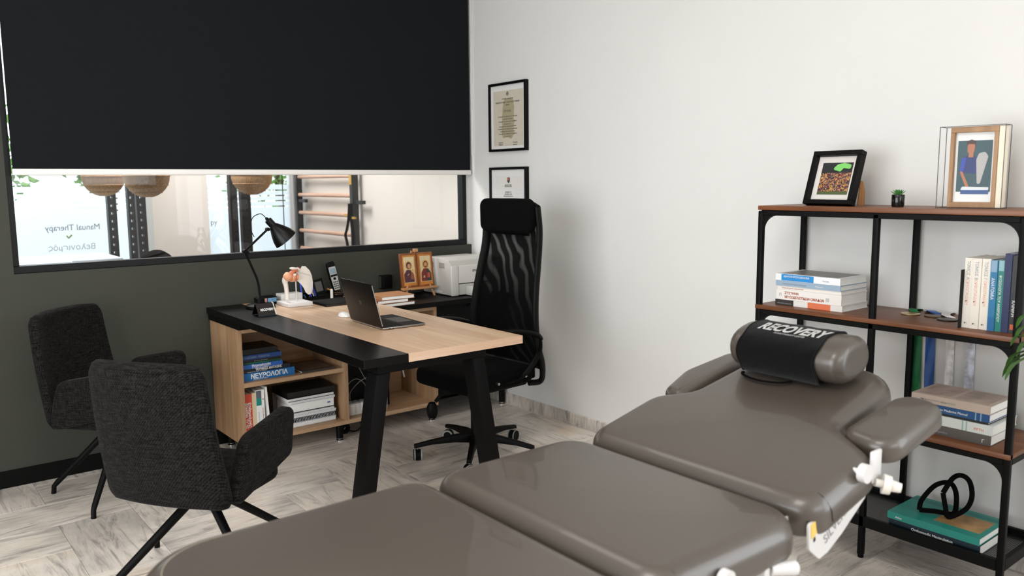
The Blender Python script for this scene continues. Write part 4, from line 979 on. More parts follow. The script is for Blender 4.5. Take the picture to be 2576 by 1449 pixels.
# A-shaped holder seen from its left: sloping front panel with the name, open triangular ends
pf, pb, ph = 4.035, 4.150, 0.060
x0, x1 = 1.572, 1.662
def slab(p, q, th, mt, nm, xa=x0, xb=x1):
    p = Vector(p); q = Vector(q); d = (q-p).normalized(); n_ = Vector((0, -d.z, d.y))*th
    g_ = []
    b = MB(); tt = bmesh.new(); vs = []
    for xx in (xa, xb):
        for c_ in (p, q, q+n_, p+n_): vs.append(tt.verts.new((xx, c_.y, c_.z)))
    for f in ((0, 1, 2, 3), (7, 6, 5, 4), (0, 4, 5, 1), (1, 5, 6, 2), (2, 6, 7, 3), (3, 7, 4, 0)): tt.faces.new([vs[i] for i in f])
    bmesh.ops.recalc_face_normals(tt, faces=tt.faces); b._take(tt); return b.build(nm, mt, t)
CREAM = mat('cream_edge', '#d8dccf', 0.5)
pn = slab((0, pf, DT+0.002), (0, pf+0.040, DT+ph), 0.005, mat('dark_brown_gloss', '#171010', 0.3), 'front_panel')
slab((0, pf+0.045, DT+ph-0.003), (0, pb-0.030, DT+0.001), 0.005, BLKPL, 'rear_panel')
for xa in (x1,):
    slab((0, pf-0.001, DT+0.001), (0, pf+0.041, DT+ph+0.001), 0.007, CREAM, 'side_edge', xa, xa+0.004); slab((0, pf+0.044, DT+ph+0.001), (0, pb-0.028, DT), 0.007, CREAM, 'side_edge', xa, xa+0.004)
MB().box(x0-0.002, x1, pf-0.022, pf+0.002, DT, DT+0.006, 0.001, 1).build('card_ledge', mat('blue_black_gloss', '#12222a', 0.25), t)
nv = (Vector((0, 0.040, ph-0.002))).normalized()
text('logo', 'RECOVERY', 0.019, LOGO, pn, Vector((x0+0.014, pf+0.012, DT+0.024))+Vector((0, -nv.z, nv.y))*0.0056, (1, 0, 0), nv, shear=0.25, bold=0.0006, sx=0.75)

# shoulder-joint model on its stand
t = thing('shoulder_model', 'white and orange anatomical shoulder-joint model on a white plinth', 'anatomical model', (1.89, 4.30, DT))
BONE = mat('bone_plastic', '#ddd6cd', 0.5, var=0.04, vscale=40); LIG = mat('orange_ligament', '#c9744c', 0.5, var=0.25, vscale=60)
MB().box(1.815, 1.960, 4.225, 4.385, DT, DT+0.022, 0.003, 2).build('plinth', mat('white_plinth', '#dcdad8', 0.45), t)
MB().cyl((1.893, 4.29, DT+0.02), (1.893, 4.29, 0.935), 0.0034, n=12).build('rod', mat('satin_rod', '#cfccc8', 0.4, 0.3), t)
def blobs(name, m_, items, par):
    b = MB()
    for (p, rx, ry, rz_, rot) in items:
        tt = bmesh.new(); bmesh.ops.create_icosphere(tt, subdivisions=3, radius=1)
        rn = random.Random(int(p[0]*1e4))
        for v in tt.verts: v.co *= 1+0.05*math.sin(v.co.x*5+rot*3)*math.cos(v.co.z*4)
        for f in tt.faces: f.smooth = True
        M_ = Matrix.Translation(p) @ Matrix.Rotation(rot, 4, 'Y') @ Matrix.Diagonal((rx, ry, rz_, 1)); b._take(tt, M_)
    return b.build(name, m_, par, sharp=0)
hum = MB().tube(bez([(1.843, 4.30, 0.826), (1.842, 4.30, 0.86), (1.839, 4.30, 0.90), (1.835, 4.30, 0.930), (1.842, 4.29, 0.950)], 5), [0.0135, 0.0132, 0.013, 0.0128, 0.0125, 0.0123, 0.012, 0.012, 0.012, 0.012, 0.0125, 0.013, 0.0135, 0.0145, 0.016, 0.017, 0.018, 0.019, 0.020, 0.020, 0.020], n=16).build('humerus', BONE, t)
blobs('humeral_head', mat('bone_tinted', '#d99c78', 0.5, var=0.2, vscale=30), [((1.848, 4.285, 0.955), 0.028, 0.026, 0.026, 0.2), ((1.872, 4.285, 0.948), 0.024, 0.024, 0.026, 0.3)], t)
blobs('ligament', LIG, [((1.868, 4.28, 0.977), 0.024, 0.016, 0.011, -0.5), ((1.888, 4.285, 0.985), 0.022, 0.015, 0.009, -0.3), ((1.860, 4.272, 0.955), 0.010, 0.012, 0.026, 0.1), ((1.896, 4.283, 0.950), 0.007, 0.02, 0.022, 0.1)], t)
blobs('acromion', BONE, [((1.885, 4.29, 0.997), 0.026, 0.013, 0.008, 0.15), ((1.906, 4.29, 0.990), 0.015, 0.012, 0.012, 0.0), ((1.878, 4.275, 0.963), 0.015, 0.012, 0.010, -0.3)], t)
sc = [(1.893, 0.968), (1.905, 0.985), (1.925, 0.992), (1.938, 1.012), (1.960, 1.010), (1.985, 0.985), (1.998, 0.955), (2.003, 0.915), (2.000, 0.875), (1.990, 0.850), (1.972, 0.847), (1.955, 0.862), (1.946, 0.885), (1.932, 0.905), (1.912, 0.925), (1.893, 0.935)]
sc = [(1.90+(a-1.90)*0.95, b2-0.005) for a, b2 in sc][::-1]
MB().prism(rpoly([(a, b2) for a, b2 in sc], 0.008, 3)[::-1], 0.007, Matrix.Translation((0, 4.300, 0)) @ MY, bev=0.0028).build('scapula', BONE, t)
MB().tube(bez([(1.898, 4.292, 0.985), (1.925, 4.289, 0.975), (1.955, 4.291, 0.962), (1.985, 4.293, 0.955)], 6), 0.0032, n=8, flat=(1, 1)).build('scapular_spine', BONE, t)

# organiser tray along the wall with its contents
TY0, TY1, TZ1 = 4.415, 4.510, DT+0.034
t = thing('organiser_tray', 'long low black tray along the wall behind the shoulder model', 'desk organiser', (2.0, 4.46, DT))
MB().box(1.735, 2.245, TY0, TY1, DT, DT+0.006, 0.002, 1).build('base', BLKPL, t)
MB().box(1.735, 2.245, TY0, TY0+0.004, DT+0.006, DT+0.014).box(1.735, 2.245, TY1-0.004, TY1, DT+0.006, DT+0.034).box(1.735, 1.739, TY0+0.004, TY1-0.004, DT+0.006, DT+0.034).box(2.241, 2.245, TY0+0.004, TY1-0.004, DT+0.006, DT+0.02).box(1.995, 1.999, TY0+0.004, TY1-0.004, DT+0.006, DT+0.03).build('rim', BLKPL, t)
bx = DT+0.0065
b = MB().use(BLKPL).box(1.745, 1.835, TY0+0.008, TY1-0.01, bx, bx+0.036, 0.002, 1); b = b.build('case', None); settle(b); t2 = b; tag(t2, 'dark gadget box with pink and blue picture in the organiser tray', 'box'); t2.name = 'gadget_box'
MB().box(1.756, 1.776, TY0+0.0072, TY0+0.009, bx+0.006, bx+0.030).build('pink_panel', cmat('#b98478'), t2); MB().box(1.780, 1.832, TY0+0.0072, TY0+0.009, bx+0.006, bx+0.030).build('blue_panel', mat('blue_picture', '#6f9cc4', 0.4, var=0.2, vscale=60), t2)
o = settle(MB().box(1.862, 1.990, TY0+0.010, TY1-0.008, bx, bx+0.042, 0.001, 1).build('note_block', PAPER)); tag(o, 'white block of note paper behind the shoulder model', 'note pad')
# pen pot items
def pen(label, p, q, col, r=0.0048):
    t = bpy.data.objects.new('pen', None); C.objects.link(t); t.empty_display_size = .02; t.location = p; t['label'] = label; t['category'] = 'pen'; t['group'] = 'pens in the organiser tray'
    p = Vector(p); q = Vector(q); d = (q-p).normalized()
    MB().cyl(p+d*0.012, q, r, n=10).build('barrel', cmat(col), t); MB().cyl(p, p+d*0.012, 0.0012, r, n=10).build('tip', STEEL, t); MB().cyl(q-d*0.045, q+d*0.004, r*1.15, n=10).build('cap', cmat(col), t)
pen('bright blue pen leaning beside the shoulder blade', (2.055, 4.440, bx), (2.020, 4.455, 0.905), '#2548c8')
pen('dark blue pen leaning rightmost in the organiser tray', (2.085, 4.440, bx), (2.055, 4.460, 0.90), '#1c2f9a')
pen('cream and red pen leaning between the two blue pens', (2.078, 4.452, bx), (2.030, 4.470, 0.935), '#c9b8a8')
pen('short turquoise pen lying at the tip of the shoulder blade', (2.012, 4.430, bx+0.006), (2.035, 4.500, bx+0.012), '#3a8fb0')
t = thing('scissors', 'scissors with dark red loop handles standing behind the shoulder blade', 'scissors', (2.045, 4.475, bx))
for k, (hx, hz) in enumerate(((2.030, 0.958), (1.995, 0.965))):
    hc = Vector((hx, 4.480, hz)); b = MB().tube([hc+Vector((0.013*math.cos(a), 0, 0.017*math.sin(a))) for a in [2*math.pi*i/20 for i in range(20)]], 0.0035, n=8, closed=True).build('handle', cmat('#7a2320'), t)
    MB().tube([hc+Vector((0.004, 0, -0.017)), (2.040-0.01*k, 4.478, 0.905), (2.052+0.004*k, 4.474, bx+0.001)], 0.003, n=6, flat=(1.3, 0.5)).build('blade', STEEL if k else BLKPL, t)
o = settle(MB().cyl((2.008, 4.468, bx), (2.003, 4.492, 0.972), 0.0055, n=12).build('marker', cmat('#2c55c9'))); tag(o, 'blue marker standing between the scissor handles and the shoulder blade', 'marker pen')
# phone cradle and handset, small frame
t = thing('charging_stand', 'black stand with small grey screen next to the telephone', 'device', (2.125, 4.46, bx))
Mt = Matrix.Translation((2.118, 4.447, bx+0.005)) @ Matrix.Rotation(R(-12), 4, 'X') @ Matrix.Rotation(R(-9), 4, 'Y')
b = MB().box(-0.034, 0.034, -0.004, 0.004, 0.004, 0.106, 0.002, 2, M=Mt).build('screen_bezel', BLKPL, t); MB().box(-0.021, 0.022, -0.0052, -0.0035, 0.032, 0.090, M=Mt).build('screen', mat('grey_screen', '#4a4846', 0.3), t)
MB().box(2.085, 2.170, 4.425, 4.475, bx, bx+0.022, 0.004, 2).build('stand_base', BLKPL, t)
t = thing('telephone', 'silver and black cordless telephone standing in its cradle', 'telephone', (2.215, 4.46, bx))
MB().box(2.180, 2.240, 4.425, 4.500, bx, bx+0.030, 0.006, 2).build('cradle', BLKPL, t); MB().box(2.196, 2.238, 4.4235, 4.4265, bx+0.010, bx+0.013).box(2.192, 2.234, 4.4235, 4.4265, bx+0.020, bx+0.023).build('cradle_trim', CHROME, t)
Mt = Matrix.Translation((2.222, 4.452, bx+0.031)) @ Matrix.Rotation(R(-9), 4, 'X') @ Matrix.Rotation(R(-9), 4, 'Y')
hs_ = MB().prism(rpoly([(-0.021, 0), (0.021, 0), (0.026, 0.09), (0.026, 0.165), (0.018, 0.178), (-0.018, 0.178), (-0.026, 0.165), (-0.026, 0.09)], 0.008, 3), 0.022, Mt @ Matrix.Translation((0, 0.012, 0)) @ MY, bev=0.003).build('handset', BLKPL, t)
MB().prism(rpoly([(-0.018, 0.004), (0.018, 0.004), (0.0225, 0.09), (0.0225, 0.145), (-0.0225, 0.145), (-0.0225, 0.09)], 0.004, 2), 0.0015, Mt @ Matrix.Translation((0, -0.0105, 0)) @ MY).build('silver_face', mat('silver_plastic', '#b9b8b4', 0.35, 0.4), t)
MB().box(-0.017, 0.017, -0.0135, -0.0118, 0.104, 0.136, M=Mt).build('display', cmat('#7d98a8'), hs_); MB().box(-0.021, 0.021, -0.0135, -0.0118, 0.086, 0.098, M=Mt).build('soft_keys', BLKPL, hs_)
b = MB()
for r_ in range(4):
    for c_ in range(3): b.box(-0.014+c_*0.0112, -0.014+c_*0.0112+0.0075, -0.0135, -0.0118, 0.012+r_*0.0125, 0.012+r_*0.0125+0.0062, M=Mt)
kb = b.build('keypad', BLKPL, hs_); MB().lathe([(0, 0), (0.0085, 0), (0.0085, 0.002), (0, 0.002)], Mt @ Matrix.Translation((0, -0.0118, 0.073)) @ Matrix.Rotation(R(90), 4, 'X'), 18).build('dial_key', BLKPL, hs_)
t = thing('glue_stick', 'small white tube with amber cap in front of the telephone', 'tube', (2.170, 4.405, DT))
MB().cyl((2.166, 4.408, DT), (2.166, 4.408, DT+0.046), 0.0085, n=16).build('tube_body', WHPL, t); MB().cyl((2.166, 4.408, DT+0.046), (2.166, 4.408, DT+0.056), 0.009, 0.006, n=16).build('tube_shoulder', WHPL, t); MB().cyl((2.163, 4.412, DT+0.050), (2.150, 4.430, DT+0.057), 0.004, n=10).build('amber_cap', cmat('#a9722c'), t)
t = thing('notebook', 'closed black notebook lying behind the laptop', 'notebook', (2.09, 4.20, DT))
MB().box(1.985, 2.215, 4.115, 4.335, DT, DT+0.013, 0.003, 2).build('cover', mat('black_leather_cover', '#070606', 0.7, bump=0.2, spec=0.12), t); MB().box(1.987, 2.219, 4.113, 4.115, DT+0.003, DT+0.010).build('pages', cmat('#1c1b1a'), t)

# laptop: lid leaning back over the hinge, base towards the chair
LP0 = Vector((1.858, 3.270, DT)); hd = Vector((0.045, 1.0, 0)).normalized(); fd = Vector((hd.y, -hd.x, 0)); Wd, Dp = 0.338, 0.228
t = thing('laptop', 'dark grey laptop open on the oak desktop with its lid towards us', 'laptop', tuple(LP0))
ALU = mat('space_grey_aluminium', '#231f1c', 0.36, 0.8, spec=0.4); ALUE = mat('bright_aluminium_edge', '#a6a4a2', 0.2, 1.0)
FB = frame_m(LP0, hd, -fd); FB = Matrix((( hd.x, fd.x, 0, LP0.x), (hd.y, fd.y, 0, LP0.y), (0, 0, 1, LP0.z), (0, 0, 0, 1)))
MB().prism(rpoly([(0, 0), (Wd, 0), (Wd, Dp), (0, Dp)], 0.010, 4), 0.009, FB @ Matrix.Translation((0, 0, 0.002)), bev=0.002).build('base', ALUE, t)
MB().prism(rpoly([(0.002, 0.002), (Wd-0.002, 0.002), (Wd-0.002, Dp-0.002), (0.002, Dp-0.002)], 0.009, 4), 0.0006, FB @ Matrix.Translation((0, 0, 0.0109))).build('deck', mat('dark_deck', '#161413', 0.6, 0.3, spec=0.2), t)
kb = MB(); kb.box(0.022, Wd-0.022, 0.018, 0.118, 0.0112, 0.0118, M=FB); kbo = kb.build('keyboard_well', BLKPL, t)
b = MB()
for r_ in range(6):
    for c_ in range(14): b.box(0.026+c_*0.0192, 0.026+c_*0.0192+0.0158, 0.021+r_*0.0160, 0.021+r_*0.0160+0.0130, 0.0118, 0.0128, M=FB)
tag(b.build('keys', BLKPL, kbo))
MB().box(0.10, Wd-0.10, 0.132, 0.210, 0.0112, 0.0117, M=FB).build('trackpad', cmat('#3a3735'), t)
for k in range(2): MB().box(0.0-0.0006, 0.0008, 0.030+0.018*k, 0.040+0.018*k, 0.0045, 0.0075, M=FB).build('port', BLKPL, t)
lean = R(14)
FL = FB @ Matrix.Translation((0, 0.002, 0.011)) @ Matrix.Rotation(lean, 4, 'X')
FLm = FL @ Matrix(((1, 0, 0, 0), (0, 0, 1, 0), (0, 1, 0, 0), (0, 0, 0, 1)))
lid = MB().prism(rpoly([(0, 0), (Wd, 0), (Wd, 0.215), (0, 0.215)], 0.010, 4), 0.0045, FLm @ Matrix.Translation((0, 0, -0.0045)), bev=0.001)
lid = lid.build('lid', ALU, t)
MB().box(0.0, 0.0008, -0.0045, 0.0, 0.008, 0.208, M=FL @ Matrix.Translation((-0.0008, 0, 0))).build('lid_edge', ALUE, lid)
MB().box(0.006, Wd-0.006, 0.0002, 0.0008, 0.006, 0.209, M=FL).build('screen', mat('black_glass_screen', '#050505', 0.08), lid)
MB().lathe([(0, 0.0003), (0.0125, 0.0003), (0.0125, 0), (0, 0)], FL @ Matrix.Translation((Wd/2, -0.0046, 0.108)) @ Matrix.Rotation(R(90), 4, 'X'), 20).build('lid_emblem', mat('dark_mirror', '#0b0a0a', 0.15, 0.6), lid)
# emblem leaf
MB().prism(rpoly([(-0.001, 0.0), (0.004, 0.003), (0.006, 0.009), (0.001, 0.006)], 0.001, 2), 0.0003, FL @ Matrix.Translation((Wd/2, -0.0046, 0.121)) @ MY).build('lid_emblem', mat('dark_mirror2', '#0b0a0a', 0.15, 0.6), lid)
tt = bmesh.new(); bmesh.ops.create_uvsphere(tt, u_segments=24, v_segments=12, radius=1)
for v in tt.verts:
    v.co.x *= 0.029; v.co.y *= 0.056; v.co.z = max(v.co.z, -0.05)*0.020
for f in tt.faces: f.smooth = True
b = MB(); b._take(tt, Matrix.Translation((1.915, 3.765, DT+0.002)) @ Matrix.Rotation(R(-15), 4, 'Z')); b.box(1.905, 1.925, 3.745, 3.785, DT, DT+0.002)
tag(settle(b.build('computer_mouse', WHPL)), 'white computer mouse half hidden behind the laptop lid', 'computer mouse')

# ---- things on the sideboard's black top
BT = 0.7535
t = thing('icon_easel', 'small pine table easel on the black sideboard top', 'easel', (2.72, 4.35, BT))
EA = 4.385
for s_, px in ((-1, 2.655), (1, 2.820)):
    MB().tube([(px+s_*0.022, EA-0.055, BT), (px-s_*0.035, EA+0.01, BT+0.20), (2.737+s_*0.008, EA+0.028, BT+0.285)], 0.0065, n=8, flat=(1.2, 0.8)).build('front_leg', PINE, t)
MB().tube([(2.737, EA+0.035, BT+0.27), (2.737, EA+0.115, BT)], 0.006, n=8).build('rear_leg', PINE, t)
MB().box(2.613, 2.862, EA-0.058, EA-0.020, BT+0.048, BT+0.062, 0.002, 1).build('ledge', wood('easel_ledge', '#b9814f', '#a56d3e', '#c79060', 'X', 0.5), t)
for xx in (2.655, 2.820): MB().lathe([(0, 0), (0.007, 0), (0.006, 0.003), (0, 0.0045)], frame_m((xx, EA-0.058, BT+0.054), (1, 0, 0), (0, 0, 1)), 14).build('brass_pin', CHROME, t)
MB().box(2.724, 2.752, EA-0.012, EA+0.012, BT+0.280, BT+0.300, 0.002, 1).build('top_clip', PINE, t)
GOLD = mat('icon_gold', '#b9762f', 0.5, var=0.35, vscale=30); GOLDB = wood('icon_wood', '#8f5222', '#6f3b16', '#a8652d', 'Z', 0.5)
t = thing('icon_diptych', 'pair of painted icons on two joined wooden panels on the easel', 'icon', (2.737, EA-0.03, BT+0.063))
Mi = Matrix.Translation((2.737, EA-0.036, BT+0.0625)) @ Matrix.Rotation(R(-7), 4, 'X')
def at_i(x_, z_, y_=-0.0): return Mi @ Vector((x_, y_, z_))
for s_ in (-1, 1):
    xa, xb = (-0.118, -0.002) if s_ < 0 else (0.002, 0.118)
    p_ = MB().box(xa, xb, 0.0, 0.020, 0, 0.215, 0.003, 2, M=Mi).build('panel', GOLDB, t)
    MB().box(xa+0.012, xb-0.012, -0.001, 0.001, 0.012, 0.203, M=Mi).build('gilt_border', GOLD, p_)
    MB().box(xa+0.020, xb-0.020, -0.0018, 0.0002, 0.030, 0.192, M=Mi).build('picture_ground', mat('icon_ground', '#cdbb93', 0.5, var=0.12, vscale=40), p_)
    cx = (xa+xb)/2+(-0.004 if s_ < 0 else 0.0)
    def disc(nm, x_, z_, r1, r2, c, y_): MB().prism([(x_+r1*math.cos(a), z_+r2*math.sin(a)) for a in [2*math.pi*i/24 for i in range(24)]], 0.0005, Mi @ Matrix.Translation((0, y_, 0)) @ MY).build(nm, cmat(c) if isinstance(c, str) else c, p_)
    def poly(nm, pts, c, y_): MB().prism(rpoly(pts, 0.004, 3), 0.0005, Mi @ Matrix.Translation((0, y_, 0)) @ MY).build(nm, cmat(c), p_)
    disc('halo', cx, 0.138, 0.026, 0.028, '#c99a58', -0.0019)
    if s_ < 0:
        poly('robe', [(cx-0.034, 0.033), (cx+0.036, 0.033), (cx+0.034, 0.080), (cx+0.016, 0.108), (cx-0.016, 0.112), (cx-0.036, 0.085)], '#4a2430', -0.0024)
        disc('veil', cx, 0.138, 0.018, 0.022, '#3a2026', -0.0029); disc('face', cx+0.002, 0.134, 0.0115, 0.015, '#b98a66', -0.0034)
        poly('child_robe', [(cx+0.008, 0.055), (cx+0.032, 0.048), (cx+0.030, 0.092), (cx+0.016, 0.096)], '#8a4a30', -0.0029); disc('child_halo', cx+0.026, 0.105, 0.011, 0.012, '#d6b070', -0.0029); disc('child_face', cx+0.026, 0.104, 0.007, 0.009, '#c49a74', -0.0034)
        poly('hand', [(cx-0.018, 0.070), (cx-0.004, 0.080), (cx+0.004, 0.092), (cx-0.008, 0.084)], '#c49a74', -0.0034)
    else:
        poly('robe', [(cx-0.036, 0.033), (cx+0.036, 0.033), (cx+0.036, 0.085), (cx+0.016, 0.112), (cx-0.016, 0.112), (cx-0.034, 0.088)], '#6e2422', -0.0024)
        poly('cloak', [(cx+0.006, 0.033), (cx+0.037, 0.033), (cx+0.036, 0.085), (cx+0.018, 0.110), (cx+0.006, 0.100)], '#26382c', -0.0029)
        disc('hair', cx, 0.138, 0.017, 0.022, '#6a3a1c', -0.0029); disc('face', cx, 0.136, 0.0105, 0.015, '#c08e62', -0.0034); poly('beard', [(cx-0.008, 0.128), (cx+0.008, 0.128), (cx+0.004, 0.118), (cx-0.004, 0.118)], '#6a3a1c', -0.0038)
        poly('book', [(cx+0.008, 0.052), (cx+0.028, 0.054), (cx+0.028, 0.086), (cx+0.008, 0.084)], '#b04a3a', -0.0034); poly('hand', [(cx-0.022, 0.050), (cx-0.010, 0.056), (cx-0.010, 0.072), (cx-0.020, 0.066)], '#c49a74', -0.0034)
# notebooks in tan covers
G = 'tan notebooks beside the laptop'
z = BT
for k, (xa, ya, L_, W_, T_, c, lab, rot) in enumerate([(2.315, 4.085, 0.235, 0.20, 0.019, '#7c4a2c', 'lowest brown notebook with thick white pages beside the easel', 3), (2.300, 4.100, 0.205, 0.19, 0.019, '#7a4226', 'middle brown notebook of the three beside the easel', -1), (2.330, 4.105, 0.215, 0.20, 0.020, '#a5734a', 'tan notebook topmost of the three beside the easel', -3)]):
    t = bpy.data.objects.new('notebook', None); C.objects.link(t); t.empty_display_size = .03; t.matrix_basis = Matrix.Translation((xa, ya, z)) @ Matrix.Rotation(R(rot), 4, 'Z'); t['label'] = lab; t['category'] = 'notebook'; t['group'] = G
    MB().box(0, L_, 0, W_, 0, 0.0015).box(0, L_, 0, W_, T_-0.0015, T_).box(0, 0.0015, 0, W_, 0.0015, T_-0.0015).build('cover', mat('tan_cover_%d' % k, c, 0.55, bump=0.1), t, world=False)
    MB().box(0.0015, L_-0.003, 0.002, W_-0.002, 0.0015, T_-0.0015, 0.001, 1).build('pages', PAPER, t, world=False); z += T_+0.0005
# printer
t = thing('printer', 'white desktop laser printer on the black sideboard top by the corner', 'printer', (3.06, 4.37, BT))
PX0, PX1, PY0, PY1, PZ = 2.880, 3.262, 4.200, 4.520, 0.992
PW = mat('printer_white', '#cfcdc9', 0.45); PS = mat('printer_side', '#bdbbb6', 0.5)
pr = rpoly([(PY0, BT+0.006), (PY1, BT+0.006), (PY1, PZ-0.010), (PY0+0.11, PZ), (PY0+0.03, PZ-0.014), (PY0, PZ-0.045)], [0.006, 0.01, 0.02, 0.02, 0.03, 0.02], 5)
MB().prism([(b2, a2) for a2, b2 in pr], PX1-PX0, Matrix(((0, 0, 1, PX0), (0, 1, 0, 0), (1, 0, 0, 0), (0, 0, 0, 1))), bev=0.003).build('body', PS, t)
MB().box(PX0-0.001, PX0+0.052, PY0-0.010, PY0+0.004, BT+0.004, PZ-0.046, 0.004, 2).build('front_pillar', PW, t); MB().box(PX1-0.052, PX1+0.001, PY0-0.010, PY0+0.004, BT+0.004, PZ-0.046, 0.004, 2).build('front_pillar', PW, t)
fp = MB().box(PX0+0.054, PX1-0.054, PY0-0.008, PY0+0.004, BT+0.080, PZ-0.046, 0.004, 2).build('front_door', PW, t)
MB().tube(bez([(3.095, PY0-0.0085, 0.940), (3.115, PY0-0.0085, 0.934), (3.135, PY0-0.0085, 0.936), (3.155, PY0-0.0085, 0.9445)], 6), 0.0012, n=6).build('finger_groove', cmat('#55534f'), fp)
MB().box(PX0+0.054, PX1-0.054, PY0-0.004, PY0+0.002, BT+0.076, BT+0.079).build('door_gap', BLKPL, t)
MB().box(PX0+0.060, PX1-0.060, PY0-0.004, PY0+0.03, BT+0.006, BT+0.074, 0.002, 1).build('tray_front', PS, t); MB().box(PX0+0.110, PX1-0.110, PY0-0.060, PY0-0.0045, BT+0.004, BT+0.062, 0.004, 2).build('paper_tray', PW, t)
text('brand_lettering', 'EPSON', 0.020, mat('dark_lettering', '#33332f', 0.6), fp, (3.040, PY0-0.0088, 0.902), (1, 0, 0), (0, 0, 1), bold=0.0003)
MB().box(3.083, 3.093, PY0-0.0092, PY0-0.0078, 0.848, 0.858).box(3.092, 3.100, PY0-0.0092, PY0-0.0078, 0.838, 0.848).box(3.076, 3.084, PY0-0.0092, PY0-0.0078, 0.838, 0.848).build('blue_badge', cmat('#3c82b4'), fp); text('model_lettering', 'AcuLaser', 0.008, mat('grey_lettering', '#77756f', 0.6), fp, (3.068, PY0-0.0088, 0.824), (1, 0, 0), (0, 0, 1))
for ya in (4.270, 4.395):
    v_ = MB()
    for k in range(5): v_.box(PX0-0.0012, PX0+0.001, ya, ya+0.062, 0.928+0.007*k, 0.9305+0.007*k)
    v_.build('vent', cmat('#4c4a46'), t)
MB().box(PX0-0.003, PX0, 4.300, 4.385, BT+0.012, BT+0.026, 0.001, 1).build('side_grip', PW, t)
for px_ in (PX0+0.03, PX1-0.03):
    for py_ in (PY0+0.03, PY1-0.03): MB().cyl((px_, py_, BT), (px_, py_, BT+0.008), 0.010, n=12).build('foot', BLKPL, t)
MB().box(PX0+0.05, PX1-0.05, PY0+0.12, PY1-0.03, PZ-0.0105, PZ-0.004).build('output_slot', cmat('#a3a19c'), t)
# wall socket by the easel
t = thing('wall_socket', 'black surface-mounted socket box on the dark wall left of the icons', 'socket', (2.60, WY, 0.80))
MB().box(2.566, 2.640, WY-0.045, WY, 0.800, 0.885, 0.003, 2).build('housing', BLKPL, t); MB().box(2.5655, 2.5665, WY-0.034, WY-0.006, 0.806, 0.879).build('side_plate', cmat('#3a3b38'), t); MB().box(2.578, 2.628, WY-0.047, WY-0.044, 0.812, 0.873, 0.002, 1).build('socket_face', BLACK, t)

# ================================================================ things on the shelving unit
ST = 1.3605
# black frame with a crowd photograph, leaning back on its board prop
def tilt_m(o, yaw, tilt): return Matrix.Translation(o) @ Matrix.Rotation(yaw, 4, 'Z') @ Matrix.Rotation(tilt, 4, 'Y')
t = thing('photo_frame', 'black photo frame with a crowd picture leaning back on the top shelf', 'picture frame', (3.07, 1.78, ST))
Mf = tilt_m((3.040, 1.779, ST+0.0085), R(-6), R(17))   # local: faces -X, width along Y, height Z
hw, hh, d_ = 0.111, 0.222, 0.034
b = MB()
for a in ((-hw, hw, 0, 0.018), (-hw, hw, hh-0.018, hh), (-hw, -hw+0.018, 0.018, hh-0.018), (hw-0.018, hw, 0.018, hh-0.018)): b.box(0, d_, a[0], a[1], a[2], a[3], 0.0012, 1, M=Mf)
b.build('frame', BLACK, t)
MB().box(d_-0.010, d_-0.008, -hw+0.016, hw-0.016, 0.016, hh-0.016, M=Mf).build('mount', mat('photo_mount', '#dcd6d0', 0.9), t)
m, nt, N, L, b_ = newmat('crowd_photo'); tc = N.new('ShaderNodeTexCoord'); vo = N.new('ShaderNodeTexVoronoi'); vo.inputs['Scale'].default_value = 240; L.new(tc.outputs['Object'], vo.inputs['Vector'])
hs = N.new('ShaderNodeSeparateColor'); L.new(vo.outputs['Color'], hs.inputs[0]); r = ramp(N, [(0.0, '#141a3a'), (0.3, '#6a4a3a'), (0.5, '#b98464'), (0.7, '#c49a2c'), (0.85, '#8c2f26'), (1.0, '#d8cfc4')]); r.color_ramp.interpolation = 'CONSTANT'
L.new(hs.outputs[0], r.inputs[0]); L.new(r.outputs[0], b_.inputs['Base Color']); b_.inputs['Roughness'].default_value = 0.3; CROWD = m
xs = d_-0.0105
ph = MB().box(xs, xs+0.001, -0.070, 0.070, 0.045, 0.178, M=Mf).build('photograph', cmat('#12161a'), t)
MB().box(xs-0.0006, xs, -0.069, 0.069, 0.058, 0.135, M=Mf).build('printed_crowd', CROWD, ph); MB().box(xs-0.0006, xs, -0.069, 0.069, 0.046, 0.058, M=Mf).build('printed_grass', cmat('#4d5a2c'), ph)
MB().prism(rpoly([(-0.020, 0.150), (0.018, 0.140), (0.030, 0.155), (0.060, 0.150), (0.064, 0.168), (0.030, 0.176), (0.0, 0.170)], 0.006, 3), 0.0004, Mf @ Matrix(((0, 0, -1, xs-0.0008), (-1, 0, 0, 0), (0, 1, 0, 0), (0, 0, 0, 1)))).build('printed_flare', cmat('#7fd06a'), ph)
MB().box(0.016, 0.0165, -hw+0.016, hw-0.016, 0.016, hh-0.016, M=Mf).build('glazing', PGLASS, t)
MB().prism(rpoly([(0.045, 0.002), (0.105, 0.002), (0.105, 0.055), (0.085, 0.095), (0.062, 0.100)], 0.004, 2), 0.004, tilt_m((3.068, 1.682, ST), R(4), 0) @ MY).build('prop', wood('hardboard', '#a9743e', '#95632f', '#b5824c', 'Z', 0.6), t)
